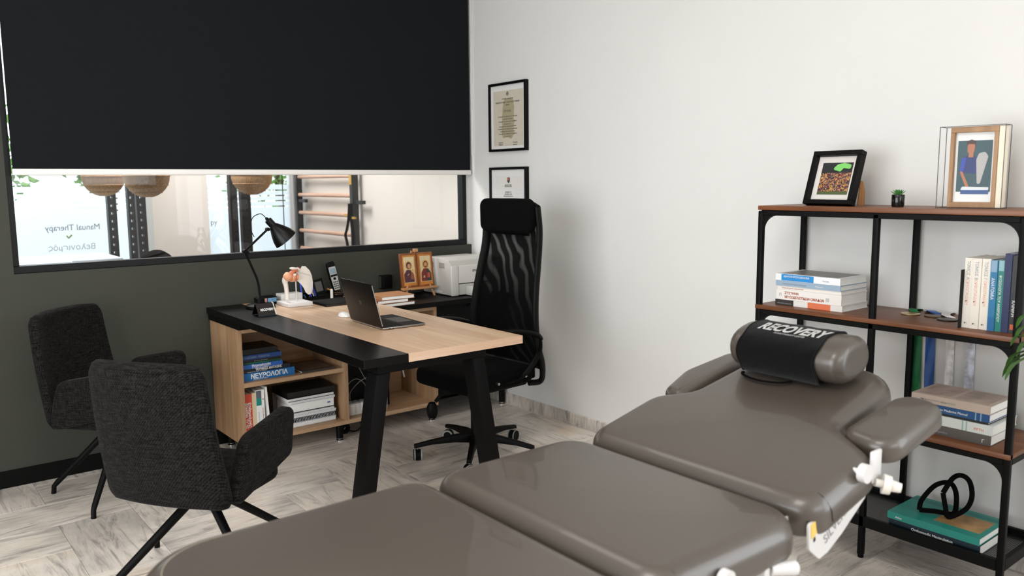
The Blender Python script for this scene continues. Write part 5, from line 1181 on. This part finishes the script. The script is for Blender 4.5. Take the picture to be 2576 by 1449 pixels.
# succulent
t = thing('potted_succulent', 'tiny green succulent in a black ribbed pot on the top shelf', 'potted plant', (3.10, 1.515, ST))
pts = [(0, 0.0), (0.021, 0.0), (0.0225, 0.004), (0.0235, 0.043), (0.022, 0.046), (0.0205, 0.044), (0.0205, 0.040), (0, 0.040)]
MB().lathe(pts, Matrix.Translation((3.10, 1.515, ST)), 28).build('pot', mat('glossy_black_pot', '#0c0c0c', 0.15), t)
SUC = mat('succulent_green', '#3f7a34', 0.55, var=0.2, vscale=80)
for k in range(16):
    a = k*2.4; el = R(30+3.6*k); l_ = 0.036-0.0008*k; c0 = Vector((3.10, 1.515, ST+0.040)); d = Vector((math.cos(a)*math.cos(el), math.sin(a)*math.cos(el), math.sin(el)))
    MB().tube([c0, c0+d*l_*0.4, c0+d*l_*0.75, c0+d*l_], [0.003, 0.0052, 0.0035, 0.0006], n=6, flat=(0.5, 1)).build('leaf', SUC, t)
# clear box frame with a portrait
t = thing('box_frame', 'clear box frame with a wooden-edged portrait at the right of the top shelf', 'picture frame', (3.09, 1.245, ST))
Mb_ = tilt_m((3.052, 1.245, ST), R(5), 0); bw2, bh2, bd = 0.104, 0.286, 0.066
EDGE = cmat('#2a2624')
b = MB()
for y_ in (-bw2, bw2):
    for x_ in (0, bd): b.box(x_-0.001, x_+0.001, y_-0.001, y_+0.001, 0, bh2, M=Mb_)
for z_ in (0.001, bh2):
    for x_ in (0, bd): b.box(x_-0.001, x_+0.001, -bw2, bw2, z_-0.001, z_+0.001, M=Mb_)
    for y_ in (-bw2, bw2): b.box(0, bd, y_-0.001, y_+0.001, z_-0.001, z_+0.001, M=Mb_)
b.build('box_edges', EDGE, t)
CRY = glass('acrylic', ior=1.08)
MB().box(0, bd, -bw2, -bw2+0.0008, 0.002, bh2-0.001, M=Mb_).box(0, bd, bw2-0.0008, bw2, 0.002, bh2-0.001, M=Mb_).box(0, 0.0008, -bw2+0.001, bw2-0.001, 0.002, bh2-0.001, M=Mb_).build('acrylic_sheet', CRY, t)
fwod = wood('frame_wood', '#a07a54', '#8f6a45', '#ae8860', 'Z', 0.5)
b = MB(); q0, q1 = -0.082, 0.070; ft = 0.013
for a in ((q0, q1, 0.003, 0.022), (q0, q1, bh2-0.022, bh2-0.003), (q0, q0+ft, 0.022, bh2-0.022), (q1-ft, q1, 0.022, bh2-0.022)): b.box(0.006, 0.030, a[0], a[1], a[2], a[3], 0.001, 1, M=Mb_)
b.build('wooden_frame', fwod, t)
MB().box(0.008, 0.058, q0-0.018, q0-0.001, 0.003, bh2-0.004, 0.001, 1, M=Mb_).build('cream_side_board', cmat('#e2d6c0'), t)
ph = MB().box(0.024, 0.026, q0+ft, q1-ft, 0.022, bh2-0.022, M=Mb_).build('photograph', cmat('#dfe0de'), t)
pc = (q0+q1)/2
Mp = Mb_ @ Matrix(((0, 0, -1, 0.0238), (-1, 0, 0, 0), (0, 1, 0, 0), (0, 0, 0, 1)))   # x right (towards -Y), y up
def pp(nm, pts, c, lay, r_=0.003): MB().prism(rpoly(pts, r_, 3), 0.0003, Mp @ Matrix.Translation((-pc, 0, 0.0003*lay))).build(nm, cmat(c), ph)
pp('backdrop', [(-0.055, 0.058), (0.055, 0.058), (0.055, 0.236), (-0.055, 0.236)], '#2a4a50', 1, 0.0005)
pp('torso', [(-0.038, 0.125), (0.010, 0.120), (0.014, 0.175), (-0.008, 0.186), (-0.028, 0.182), (-0.040, 0.168)], '#1c2b66', 2, 0.006)
pp('sleeve', [(-0.046, 0.130), (-0.034, 0.128), (-0.026, 0.178), (-0.040, 0.176)], '#2a3fa0', 3, 0.004)
pp('forearm', [(-0.046, 0.130), (-0.036, 0.128), (-0.014, 0.078), (-0.022, 0.070)], '#a86a4a', 3, 0.003)
pp('neck', [(-0.020, 0.178), (-0.004, 0.178), (-0.005, 0.198), (-0.018, 0.198)], '#a86a4a', 3, 0.002)
pp('head', [(-0.024, 0.192), (-0.002, 0.192), (0.001, 0.228), (-0.010, 0.234), (-0.024, 0.230)], '#a4674a', 4, 0.009)
pp('hair', [(-0.026, 0.212), (-0.022, 0.224), (-0.002, 0.224), (0.002, 0.212), (0.001, 0.234), (-0.012, 0.240), (-0.026, 0.234)], '#3a2018', 5, 0.003)
pp('trophy', [(0.012, 0.085), (0.022, 0.085), (0.044, 0.180), (0.034, 0.196), (0.014, 0.192), (0.006, 0.170)], '#a8a4a2', 5, 0.008)
pp('plinth', [(-0.040, 0.050), (0.050, 0.050), (0.050, 0.066), (-0.036, 0.070)], '#2c4f86', 6, 0.002)
pp('base_strip', [(-0.040, 0.064), (0.050, 0.064), (0.050, 0.074), (-0.034, 0.076)], '#d0d4d8', 7, 0.002)

# ---- left bay of the second shelf: pile of books, spines to the room
def sbook(lab, y1, x0, z0, L_, W_, T_, c, tl=(), bands=(), group=None, pic=None, name='book', cat='book', yaw=0):
    # spine runs towards -Y, fore edge towards +X
    xd = Matrix.Rotation(R(yaw), 3, 'Z') @ Vector((0, -1, 0)); yd = Matrix.Rotation(R(yaw), 3, 'Z') @ Vector((1, 0, 0))
    return book(lab, (x0, y1, z0), xd, yd, L_, W_, T_, c, tl, bands, group=group, pic=pic, name=name, cat=cat)
G = 'books piled in the left bay of the shelf'; z = 0.9455
MIDG = mat('grey_cover_print', '#7a7672', 0.4, var=0.2, vscale=20)
for (L_, W_, T_, c, tl, bands, lab, y1, x0) in [
    (0.300, 0.20, 0.024, '#dddad6', [('αθλητικη κακωση', 0.008, TGR, 0.008, 0.006)], [(0.0, 0.085, 0.0, 0.0235, '#2b2622'), (0.150, 0.250, 0.0, 0.0235, '#d8714a')], 'bottom book of the left pile, spine black, white and orange', 1.965, 3.000),
    (0.292, 0.20, 0.042, '#e3dfda', [('ΣΥΣΤΗΜΑ', 0.013, TBR, 0.040, 0.024, 1.0, 0.0004), ('ΜΥΟΣΚΕΛΕΤΙΚΩΝ ΟΜΑΔΩΝ', 0.014, TBR, 0.040, 0.007, 0.95, 0.0004), ('Π', 0.016, TGR, 0.014, 0.014), ('ΙΙΙ', 0.020, TGR, 0.225, 0.010)], [], 'thick white book with brown lettering in the left pile', 1.963, 3.002),
    (0.285, 0.20, 0.014, '#e6e0d8', [('κλινικη εξεταση και αποκατασταση', 0.006, TBR, 0.02, 0.004)], [], 'thin off-white book in the middle of the left pile', 1.958, 3.003),
    (0.290, 0.205, 0.022, '#92a7bb', [('Textbook of Clinical Medicine', 0.009, TGR, 0.03, 0.007), ('Volume II', 0.009, TW, 0.18, 0.007)], [], 'grey-blue book second from the top of the left pile', 1.964, 2.998),
    (0.290, 0.205, 0.028, '#e4e6e8', [('Essentials', 0.007, TGR, 0.215, 0.010)], [(0.028, 0.175, 0.001, 0.027, '#2285c8')], 'white book with bright blue spine label on top of the left pile', 1.966, 2.997)]:
    bk = sbook(lab, y1, x0, z, L_, W_, T_, c, tl, bands, group=G, pic=[(0.02, L_-0.02, 0.015, W_-0.01, MIDG)] if 'top of the left pile' in lab and 'second' not in lab else None)
    if 'bright blue' in lab: text('spine_lettering', 'ΑΘΛΗΤΙΚΗ ΦΥΣΙΚΟΘΕΡΑΠΕΙΑ', 0.011, TW, bk, (0.038, -0.0008, 0.014), (1, 0, 0), (0, 0, 1), world=False, sx=0.75)
    z += T_+0.0005
# ---- standing volumes at the right
G = 'books standing at the right end of the second shelf'; y = 1.2235; SH2 = 0.9455
o = settle(MB().box(2.985, 3.11, y, y+0.0015, SH2, SH2+0.205).build('bookend', BLKMET)); tag(o, 'thin black bookend plate against the cream volumes', 'bookend')
y -= 0.0006
for k, (T_, Hh, c, tl, bands, lab) in enumerate([
    (0.0275, 0.246, '#ddd6ca', [('ΤΟΜΟΣ Α', 0.014, TGR, 0.010, 0.008), ('ΟΡΘΟΠΑΙΔΙΚΗ', 0.013, mat('title_salmon', '#d9a08a', 0.7), 0.075, 0.008), ('Κ', 0.012, TGR, 0.225, 0.008)], [], 'leftmost cream volume of the standing set of three'),
    (0.0275, 0.246, '#dcd5c9', [('ΤΟΜΟΣ Β', 0.014, TGR, 0.010, 0.008), ('ΟΡΘΟΠΑΙΔΙΚΗ', 0.013, mat('title_salmon', '#d9a08a', 0.7), 0.075, 0.008), ('Κ', 0.012, TGR, 0.225, 0.008)], [], 'middle cream volume of the standing set of three'),
    (0.0275, 0.246, '#ddd6ca', [('ΤΟΜΟΣ Γ', 0.014, TGR, 0.010, 0.008), ('ΟΡΘΟΠΑΙΔΙΚΗ', 0.013, mat('title_salmon', '#d9a08a', 0.7), 0.075, 0.008), ('Κ', 0.012, TGR, 0.225, 0.008)], [], 'rightmost cream volume of the standing set of three'),
    (0.022, 0.243, '#1d6c96', [('ΑΝΑΤΟΜΙΑ', 0.014, TW, 0.06, 0.005)], [(0.0, 0.040, 0.002, 0.020, '#7f9cb4'), (0.195, 0.24, 0.001, 0.021, '#1a5f92')], 'blue book standing right of the cream volumes'),
    (0.020, 0.244, '#14766e', [('ΦΥΣΙΟΛΟΓΙΑ ΤΟΥ ΑΝΘΡΩΠΟΥ', 0.011, TW, 0.05, 0.005)], [(0.0, 0.036, 0.002, 0.018, '#86aeb4')], 'teal book standing between two blue ones'),
    (0.022, 0.268, '#14204a', [], [], 'tall navy book standing near the right post'),
    (0.024, 0.262, '#1c1c20', [('ΚΛΙΝΙΚΗ', 0.014, TW, 0.15, 0.006)], [(0.232, 0.250, 0.004, 0.020, '#b9532f')], 'black book with a red mark standing by the right post')]):
    # spine faces -X; xd down, yd into the shelf; thickness grows towards -Y? (-Z) x X = -Y
    book(lab, (3.010-0.004*(k % 2), y, SH2+Hh), -Z_, X_, Hh, 0.18, T_, c, tl, bands, group=G, pages=PAPERV); y -= T_+0.0006

# ---- medals on the second shelf with ribbons hanging behind
def medal(lab, p, col, rib, ry, z1, w_=0.030, pat=None):
    t = thing('medal', lab, 'medal', (p[0], p[1], SH2), group='medals on the second shelf')
    MB().lathe([(0, 0), (0.033, 0), (0.035, 0.002), (0.035, 0.004), (0.033, 0.005), (0, 0.0045)], Matrix.Translation((p[0], p[1], SH2)), 30).build('disc', mat('medal_'+col[1:], col, 0.35, 0.7), t)
    path = bez([(p[0]+0.03, p[1]-0.002, SH2+0.006), (p[0]+0.05, (p[1]+ry)/2, SH2+0.012), (3.268, ry, SH2+0.006), (3.2905, ry, SH2-0.010), (3.2915, ry, SH2-0.12), (3.290, ry-0.006, z1)], 8)
    g = [[tuple(q+Vector((0.002*math.sin(u*3+q.z*30), u*w_/2, 0))) for u in (-1, -0.5, 0, 0.5, 1)] for q in path]
    r = MB().surf(g).surf([[ (a[0]+0.0006, a[1], a[2]+0.0006) for a in row][::-1] for row in g]).build('ribbon', rib, t)
    return t
medal('pale gold medal lying leftmost on the second shelf, green ribbon', (3.155, 1.470), '#c9b48a', mat('green_ribbon', '#0f6a3a', 0.6, var=0.2, vscale=20), 1.500, 0.60, 0.034)
medal('small bronze medal on a shiny blue ribbon', (3.165, 1.385), '#6e5a40', mat('blue_ribbon', '#14509a', 0.35, var=0.3, vscale=14), 1.450, 0.60, 0.038)
RW = mat('white_red_ribbon', '#e2dedc', 0.5, var=0.25, vscale=40); RB = mat('white_blue_ribbon', '#d2d5e0', 0.5, var=0.35, vscale=45)
medal('dark medal on a white and red ribbon', (3.120, 1.318), '#4d4640', RW, 1.375, 0.63, 0.032)
medal('grey medal nearest the cream books, white and blue ribbon', (3.170, 1.268), '#7c7872', RB, 1.300, 0.60, 0.034)

# ---- third shelf, right bay
G = 'books piled on the third shelf'; z = 0.5455
for (L_, W_, T_, c, tl, bands, lab, y1, x0, pic) in [
    (0.290, 0.215, 0.036, '#55504c', [('Clinical Orthopaedics', 0.011, TGR, 0.05, 0.010), ('Γ', 0.018, TW, 0.26, 0.008)], [], 'dark grey book at the bottom of the third-shelf pile', 1.385, 2.990, None),
    (0.285, 0.215, 0.035, '#ccd2cf', [('Physiology of', 0.013, TORG, 0.015, 0.020, 1.0, 0.0003), ('Sport and Exercise', 0.013, TORG, 0.015, 0.005, 1.0, 0.0003), ('FIFTH', 0.013, TORG, 0.225, 0.010)], [(0.185, 0.190, 0.0, 0.035, '#93b0ac'), (0.198, 0.203, 0.0, 0.035, '#93b0ac')], 'pale book with orange lettering in the third-shelf pile', 1.378, 2.992, None),
    (0.262, 0.200, 0.008, '#0e1418', [], [], 'thin black book in the third-shelf pile', 1.372, 2.998, None),
    (0.262, 0.200, 0.028, '#164a7a', [('Sports Medicine Manual', 0.012, TW, 0.075, 0.009)], [(0.215, 0.219, 0, 0.028, '#7fa0bc'), (0.232, 0.236, 0, 0.028, '#7fa0bc')], 'blue book under the topmost of the third-shelf pile', 1.368, 2.996, None),
    (0.270, 0.200, 0.030, '#b3a396', [('Αποκατασταση Κακωσεων', 0.010, TGR, 0.03, 0.010)], [], 'beige hardback topmost of the third-shelf pile', 1.374, 2.994, [(0.015, 0.125, 0.02, 0.185, mat('cover_print_a', '#a08c80', 0.4, var=0.3, vscale=18)), (0.14, 0.255, 0.02, 0.185, mat('cover_print_b', '#9c8a7c', 0.4, var=0.3, vscale=15))])]:
    sbook(lab, y1, x0, z, L_, W_, T_, c, tl, bands, group=G, pic=pic); z += T_+0.0005
# ---- bottom tray
z = 0.1705-0.0200
G = 'books on the bottom tray'
sbook('navy hardback at the bottom of the tray pile, blue page edges', 1.425, 2.975, 0.1505, 0.325, 0.235, 0.036, '#0f2430', [('Orthopaedic Manipulation', 0.014, TW, 0.085, 0.014, 1.0, 0.0003), ('Second Edition', 0.008, TW, 0.085, 0.004)], [], group=G)
sbook('turquoise book with a landscape on its cover, on the tray', 1.430, 2.972, 0.187, 0.328, 0.240, 0.026, '#1f8478', [('Atlas', 0.012, TW, 0.03, 0.007)], [], group=G, pic=[(0.15, 0.31, 0.045, 0.18, mat('landscape_print', '#a07c50', 0.5, var=0.5, vscale=12)), (0.0, 0.328, 0.19, 0.22, '#1d6a66')])
zc = 0.2145
b = MB()
la = bez([(3.045, 1.345, zc+0.010), (3.050, 1.340, zc+0.05), (3.075, 1.305, zc+0.11), (3.100, 1.265, zc+0.125), (3.110, 1.245, zc+0.09), (3.105, 1.240, zc+0.03), (3.095, 1.245, zc+0.010)], 8)
lb_ = bez([(3.060, 1.270, zc+0.095), (3.085, 1.250, zc+0.150), (3.100, 1.225, zc+0.165), (3.110, 1.200, zc+0.145), (3.112, 1.190, zc+0.09), (3.100, 1.205, zc+0.04), (3.060, 1.245, zc+0.010), (3.050, 1.255, zc+0.05), (3.060, 1.270, zc+0.095)], 8)
t = thing('exercise_ring', 'twisted black exercise ring standing on the turquoise book', 'exercise ring', (3.08, 1.27, zc-0.001))
MB().tube(la, 0.009, n=12).build('loop', BLKFAB, t); MB().tube(lb_, 0.009, n=12).build('loop', BLKFAB, t)
MB().tube([(3.045, 1.345, zc+0.009), (3.070, 1.30, zc+0.012), (3.095, 1.245, zc+0.009)], 0.009, n=12).build('grip', BLKFAB, t)

# ---- tall plant just beyond the shelving unit, leaves reaching into view
t = thing('potted_plant', 'green leafy plant at the right edge beside the shelving unit', 'potted plant', (2.80, 0.60, 0))
MB().lathe([(0, 0), (0.11, 0), (0.14, 0.26), (0.145, 0.28), (0.13, 0.28), (0.125, 0.25), (0, 0.25)], Matrix.Translation((2.80, 0.60, 0)), 32).build('pot', mat('dark_pot', '#2a2826', 0.6), t)
MB().lathe([(0, 0), (0.126, 0.0)], Matrix.Translation((2.80, 0.60, 0.252)), 24).build('soil', cmat('#2c2019'), t)
PLG = mat('plant_green', '#3d6a1e', 0.5, var=0.35, vscale=9); rnd = random.Random(5)
for k in range(3): MB().tube(bez([(2.80, 0.60, 0.25), (2.80+0.02*k, 0.64, 0.5), (2.80, 0.70+0.02*k, 0.84)], 6), 0.009, n=8).build('stem', cmat('#5a4a32'), t)
tgt = [(2.90, 1.000, 0.90), (2.91, 0.985, 0.99), (2.90, 1.00, 0.87), (2.90, 0.98, 1.03), (2.92, 0.98, 0.94), (2.90, 1.005, 0.88), (2.90, 0.99, 0.96)]
for k in range(34):
    if k < 7: e = Vector(tgt[k])
    else:
        a = rnd.random()*6.28; e = Vector((2.80+0.24*math.cos(a), 0.66+0.16*math.sin(a), rnd.uniform(0.62, 1.10))); e.x = min(e.x, 3.2)
        if e.x > 2.93 and e.y > 0.98: e.y = 0.95
    s0 = Vector((2.80+0.01*math.cos(k), 0.70+0.01*math.sin(k), rnd.uniform(0.70, 0.86))); mid = (s0+e)/2+Vector((0, 0, 0.09))
    path = bez([s0, mid, e, e+(e-mid)*0.25+Vector((0, 0, -0.05))], 5); g = []
    side = (e-s0).cross(Vector((0, 0, 1))).normalized(); n_ = len(path)
    for i, q in enumerate(path):
        w_ = 0.016*math.sin(math.pi*min(1, (i+0.6)/n_))**0.7; g.append([tuple(q-side*w_+Vector((0, 0, 0.004))), tuple(q), tuple(q+side*w_+Vector((0, 0, 0.004)))])
    MB().surf(g).build('leaf', PLG, t)

# ================================================================ exercise room contents
# wall bars on the warm wall
t = thing('wall_bars', 'wall bars with pale wooden rungs and black uprights in the far room', 'wall bars', (3.2, 6.8, 0))
RK = mat('black_upright', '#141414', 0.5)
MB().box(3.205, 3.262, 7.16, 7.21, 0, 2.6, 0.003, 1).build('upright', RK, t); MB().box(3.205, 3.262, 6.08, 6.13, 0, 2.6, 0.003, 1).build('upright', RK, t)
for k in range(15):
    z_ = 0.2195+0.1635*k; MB().cyl((3.233, 6.13, z_), (3.233, 7.16, z_), 0.018, n=14).build('rung', RUNG, t)
for yy, xx in ((7.16, 1), (6.08, 1)):
    MB().box(3.255, 3.30, yy, yy+0.045, 2.3, 2.36).box(3.255, 3.30, yy, yy+0.045, 0.3, 0.36).build('wall_bracket', RK, t)
for k, (ya, lab) in enumerate(((7.01, 'far'), (5.93, 'near'))):
    MB().box(3.215, 3.245, ya, ya+0.15, 1.295, 1.325, 0.003, 1).build('peg', RK, t)
MB().box(3.199, 3.205, 6.085, 6.125, 1.455, 1.60).build('tape', cmat('#b8923f'), t)
for yy, dz in ((6.17, 0.0), (6.05, -0.02)): MB().box(3.185, 3.203, yy-0.03, yy+0.03, 1.195+dz, 1.212+dz, M=None).build('tape', cmat('#b8923f'), t)
t = thing('resistance_band', 'black resistance band draped over the near upright of the wall bars', 'resistance band', (3.18, 6.10, 0.8))
MB().tube(bez([(3.19, 6.085, 1.30), (3.185, 6.075, 1.20), (3.185, 6.06, 1.10), (3.185, 6.045, 1.02), (3.19, 6.06, 0.95), (3.19, 6.07, 0.80)], 6), 0.016, n=8, flat=(1, 0.4)).build('strap', BLKFAB, t)
MB().tube(bez([(3.19, 6.11, 1.30), (3.185, 6.12, 1.18), (3.185, 6.155, 1.09), (3.185, 6.185, 1.035), (3.185, 6.16, 0.97), (3.19, 6.14, 0.80)], 6), 0.013, n=8, flat=(1, 0.4)).build('strap', BLKFAB, t)
# black squat-rack uprights with holes
HO = emit('hole_light', '#ffffff', 0.0)
def upright(lab, x, y, w_=0.062, d=0.06):
    t = thing('rack_upright', lab, 'rack', (x, y, 0), group='black rack uprights by the shopfront')
    b = MB(); h0 = 0.0
    # front plate with holes built as two side strips and rungs between holes
    b.box(x-w_/2, x-0.009, y, y+d, 0, 2.3).box(x+0.009, x+w_/2, y, y+d, 0, 2.3); z_ = 0.0
    while z_ < 2.3:
        b.box(x-0.009, x+0.009, y, y+d, z_, min(z_+0.042, 2.3)); z_ += 0.060
    b.build('post', RK, t); MB().box(x-w_/2-0.004, x+w_/2+0.004, y-0.004, y+d+0.004, 0, 0.02).build('foot_plate', RK, t)
upright('leftmost black rack upright with a column of holes', 1.545, 6.80)
upright('left of the two close rack upright posts beside the white column', 1.672, 6.75, 0.05)
upright('right of the two close rack upright posts, touching the white column edge', 1.765, 6.84, 0.07)
upright('narrow rack upright right of the white column', 2.485, 6.80, 0.062)
upright('wider rack upright behind the desk lamp', 2.60, 6.83, 0.080)
# rattan pendant shades, only their lower halves show under the blind
RAT = mat('rattan', '#b08a62', 0.8, var=0.3, vscale=90, bump=0.8, bscale=140)
def pendant(lab, x, y, zb, r=0.16):
    t = thing('pendant_lamp', lab, 'lamp', (x, y, zb), group='round rattan pendant lamps')
    pr_ = [(r*math.sin(a), r-r*math.cos(a)) for a in [math.pi*k/14 for k in range(1, 14)]]
    b = MB().lathe(pr_, Matrix.Translation((x, y, zb)), 32); b.build('rattan_shade', RAT, t)
    for k in range(2, 13, 2): MB().tube([(x+pr_[k][0]*1.01*math.cos(a), y+pr_[k][0]*1.01*math.sin(a), zb+pr_[k][1]) for a in [2*math.pi*i/28 for i in range(28)]], 0.004, n=5, closed=True).build('hoop', RAT, t)
    MB().cyl((x, y, zb+r*1.9), (x, y, H), 0.004, n=8).build('cord', BLKPL, t)
pendant('leftmost rattan pendant lamp seen under the blind', 1.436, 6.52, 1.385, 0.145)
pendant('rattan pendant lamp left of the white column', 1.60, 6.02, 1.378, 0.15)
pendant('rattan pendant lamp right of the white column', 2.50, 6.42, 1.378, 0.16)
# thin cable hanging by the right shopfront pane
tag(settle(MB().cyl((2.83, 6.6, 0.80), (2.83, 6.6, H), 0.004, n=8).build('hanging_cable', BLKPL)), 'thin black cable hanging in the far room above the desk lamp', 'cable')
# treatment couches by the shopfront
CW = mat('pale_blue_couch', '#c9d4de', 0.5)
for k, (x0, x1, y0, lab) in enumerate(((0.50, 1.07, 5.70, 'left pale couch in the far room, just showing above the sill'), (1.08, 1.44, 6.02, 'right pale couch in the far room behind the seated person'))):
    t = thing('couch', lab, 'couch', ((x0+x1)/2, y0+0.3, 0), group='pale couches in the far room')
    MB().box(x0, x1-0.02, y0, y0+0.6, 0.90, (0.995, 0.975)[k], 0.015, 2).build('padding', CW, t)
    for xx in (x0+0.04, x1-0.07):
        for yy in (y0+0.04, y0+0.54): MB().box(xx, xx+0.03, yy, yy+0.03, 0, 0.90).build('leg', WHMET, t)
# a person sitting bent forward on a low stool just beyond the glass: only the hair shows
t = thing('person', 'dark-haired person seated low beyond the glass, only the top of the head showing', 'person', (1.475, 5.02, 0))
def skin(name, verts, edges, radii, m, root=0, sub=2):
    me = bpy.data.meshes.new(name); me.from_pydata(verts, edges, []); me.materials.append(m)
    o = bpy.data.objects.new(name, me); C.objects.link(o); o.parent = t
    md = o.modifiers.new('skin', 'SKIN'); md.use_smooth_shade = True; me.skin_vertices.new() if not me.skin_vertices else None
    for i, r_ in enumerate(radii): me.skin_vertices[0].data[i].radius = r_ if isinstance(r_, tuple) else (r_, r_)
    for i in range(len(verts)): me.skin_vertices[0].data[i].use_root = (i == root)
    sb = o.modifiers.new('sub', 'SUBSURF'); sb.levels = 1; sb.render_levels = sub; return o
# local frame: person faces -X
V = [(0.05, 0, 0.50), (0.03, 0, 0.62), (-0.02, 0, 0.74), (-0.05, 0, 0.83), (-0.065, 0, 0.885),
     (0.03, 0.10, 0.47), (-0.36, 0.13, 0.47), (-0.33, 0.14, 0.10), (-0.44, 0.15, 0.04),
     (0.03, -0.10, 0.47), (-0.36, -0.13, 0.47), (-0.33, -0.14, 0.10), (-0.44, -0.15, 0.04),
     (-0.04, 0.17, 0.79), (-0.12, 0.22, 0.58), (-0.32, 0.16, 0.56), (-0.04, -0.17, 0.79), (-0.12, -0.22, 0.58), (-0.32, -0.16, 0.56)]
Ed = [(0, 1), (1, 2), (2, 3), (3, 4), (0, 5), (5, 6), (6, 7), (7, 8), (0, 9), (9, 10), (10, 11), (11, 12), (3, 13), (13, 14), (14, 15), (3, 16), (16, 17), (17, 18)]
Rr = [(0.15, 0.12), (0.14, 0.11), (0.16, 0.11), (0.12, 0.08), 0.055, 0.09, 0.062, 0.040, 0.035, 0.09, 0.062, 0.040, 0.035, 0.06, 0.045, 0.032, 0.06, 0.045, 0.032]
skin('body', V, Ed, Rr, mat('navy_sportswear', '#1a2233', 0.9))
for s_ in (-1, 1):
    b = MB()
    tt = bmesh.new(); bmesh.ops.create_icosphere(tt, subdivisions=2, radius=1); [setattr(f, 'smooth', True) for f in tt.faces]
    b._take(tt, Matrix.Translation((-0.37, s_*0.155, 0.552)) @ Matrix.Diagonal((0.048, 0.038, 0.016, 1)))
    for k in range(4): b.tube([(-0.405, s_*0.155+(k-1.5)*0.018, 0.552), (-0.44, s_*0.155+(k-1.5)*0.020, 0.546), (-0.465+0.006*abs(k-1.5), s_*0.155+(k-1.5)*0.021, 0.528)], [0.0085, 0.008, 0.0065], n=8)
    b.tube([(-0.36, s_*0.125, 0.55), (-0.385, s_*0.105, 0.545), (-0.405, s_*0.10, 0.535)], [0.011, 0.009, 0.007], n=8)
    b.build('hand', SKIN, t, world=False)
tt = bmesh.new(); bmesh.ops.create_icosphere(tt, subdivisions=4, radius=1)
for v in tt.verts:
    x_, y_, z_ = v.co; f = 1.0
    if z_ < -0.1: f = 1-0.30*min(1, (-z_-0.1))
    v.co = Vector((x_*0.098*f-0.012*max(0, -z_), y_*0.078*f, z_*0.118))
    if x_ < -0.8 and abs(y_) < 0.2 and -0.35 < z_ < 0.05: v.co.x -= 0.016*(1-abs(y_)/0.2)
for f in tt.faces: f.smooth = True
HM = Matrix.Translation((-0.105, 0, 0.965)) @ Matrix.Rotation(R(-20), 4, 'Y')
hd_ = MB(); hd_._take(tt, HM)
for s_ in (-1, 1): hd_.tube([HM @ Vector((0.0, s_*0.079, 0.02)), HM @ Vector((0.008, s_*0.086, 0.0)), HM @ Vector((0.0, s_*0.079, -0.03))], [0.008, 0.011, 0.007], n=8)
h = hd_.build('head', SKIN, t, world=False)
for s_ in (-1, 1): MB().lathe([(0, 0.003), (0.009, 0.001), (0.010, -0.002)], HM @ Matrix.Translation((-0.090, s_*0.030, 0.004)) @ Matrix.Rotation(R(-90), 4, 'Y'), 14).build('eye', cmat('#2a1d18'), h, world=False)
MB().tube([HM @ Vector((-0.089, -0.022, -0.060)), HM @ Vector((-0.094, 0, -0.062)), HM @ Vector((-0.089, 0.022, -0.060))], 0.004, n=6).build('mouth', cmat('#8f5548'), h, world=False)
tt = bmesh.new(); bmesh.ops.create_icosphere(tt, subdivisions=4, radius=1)
bmesh.ops.delete(tt, geom=[v for v in tt.verts if v.co.z < 0.02-0.75*max(0, v.co.x+0.25) or (v.co.x < -0.5 and v.co.z < 0.45)], context='VERTS')
for v in tt.verts: v.co = Vector((v.co.x*0.107, v.co.y*0.087, v.co.z*0.127))*(1+0.012*math.sin(v.co.x*40)*math.cos(v.co.y*37))
for f in tt.faces: f.smooth = True
b = MB(); b._take(tt, HM); b.build('hair', mat('dark_hair', '#070403', 0.9, spec=0.05, bump=0.8, bscale=90, stretch=(1, 6, 1)), t, world=False)
t2 = thing('stool', 'low stool under the seated person in the far room', 'stool', (1.53, 5.02, 0))
MB().lathe([(0, 0.31), (0.16, 0.31), (0.165, 0.325), (0.16, 0.345), (0, 0.35)], Matrix.Identity(4), 28).build('seat', CW, t2, world=False)
MB().cyl((0, 0, 0.05), (0, 0, 0.31), 0.02, n=14).build('column', STEEL, t2, world=False)
for k in range(5): MB().tube([(0, 0, 0.06), (0.2*math.cos(k*1.2566), 0.2*math.sin(k*1.2566), 0.02)], [0.014, 0.012], n=8).build('foot', STEEL, t2, world=False)
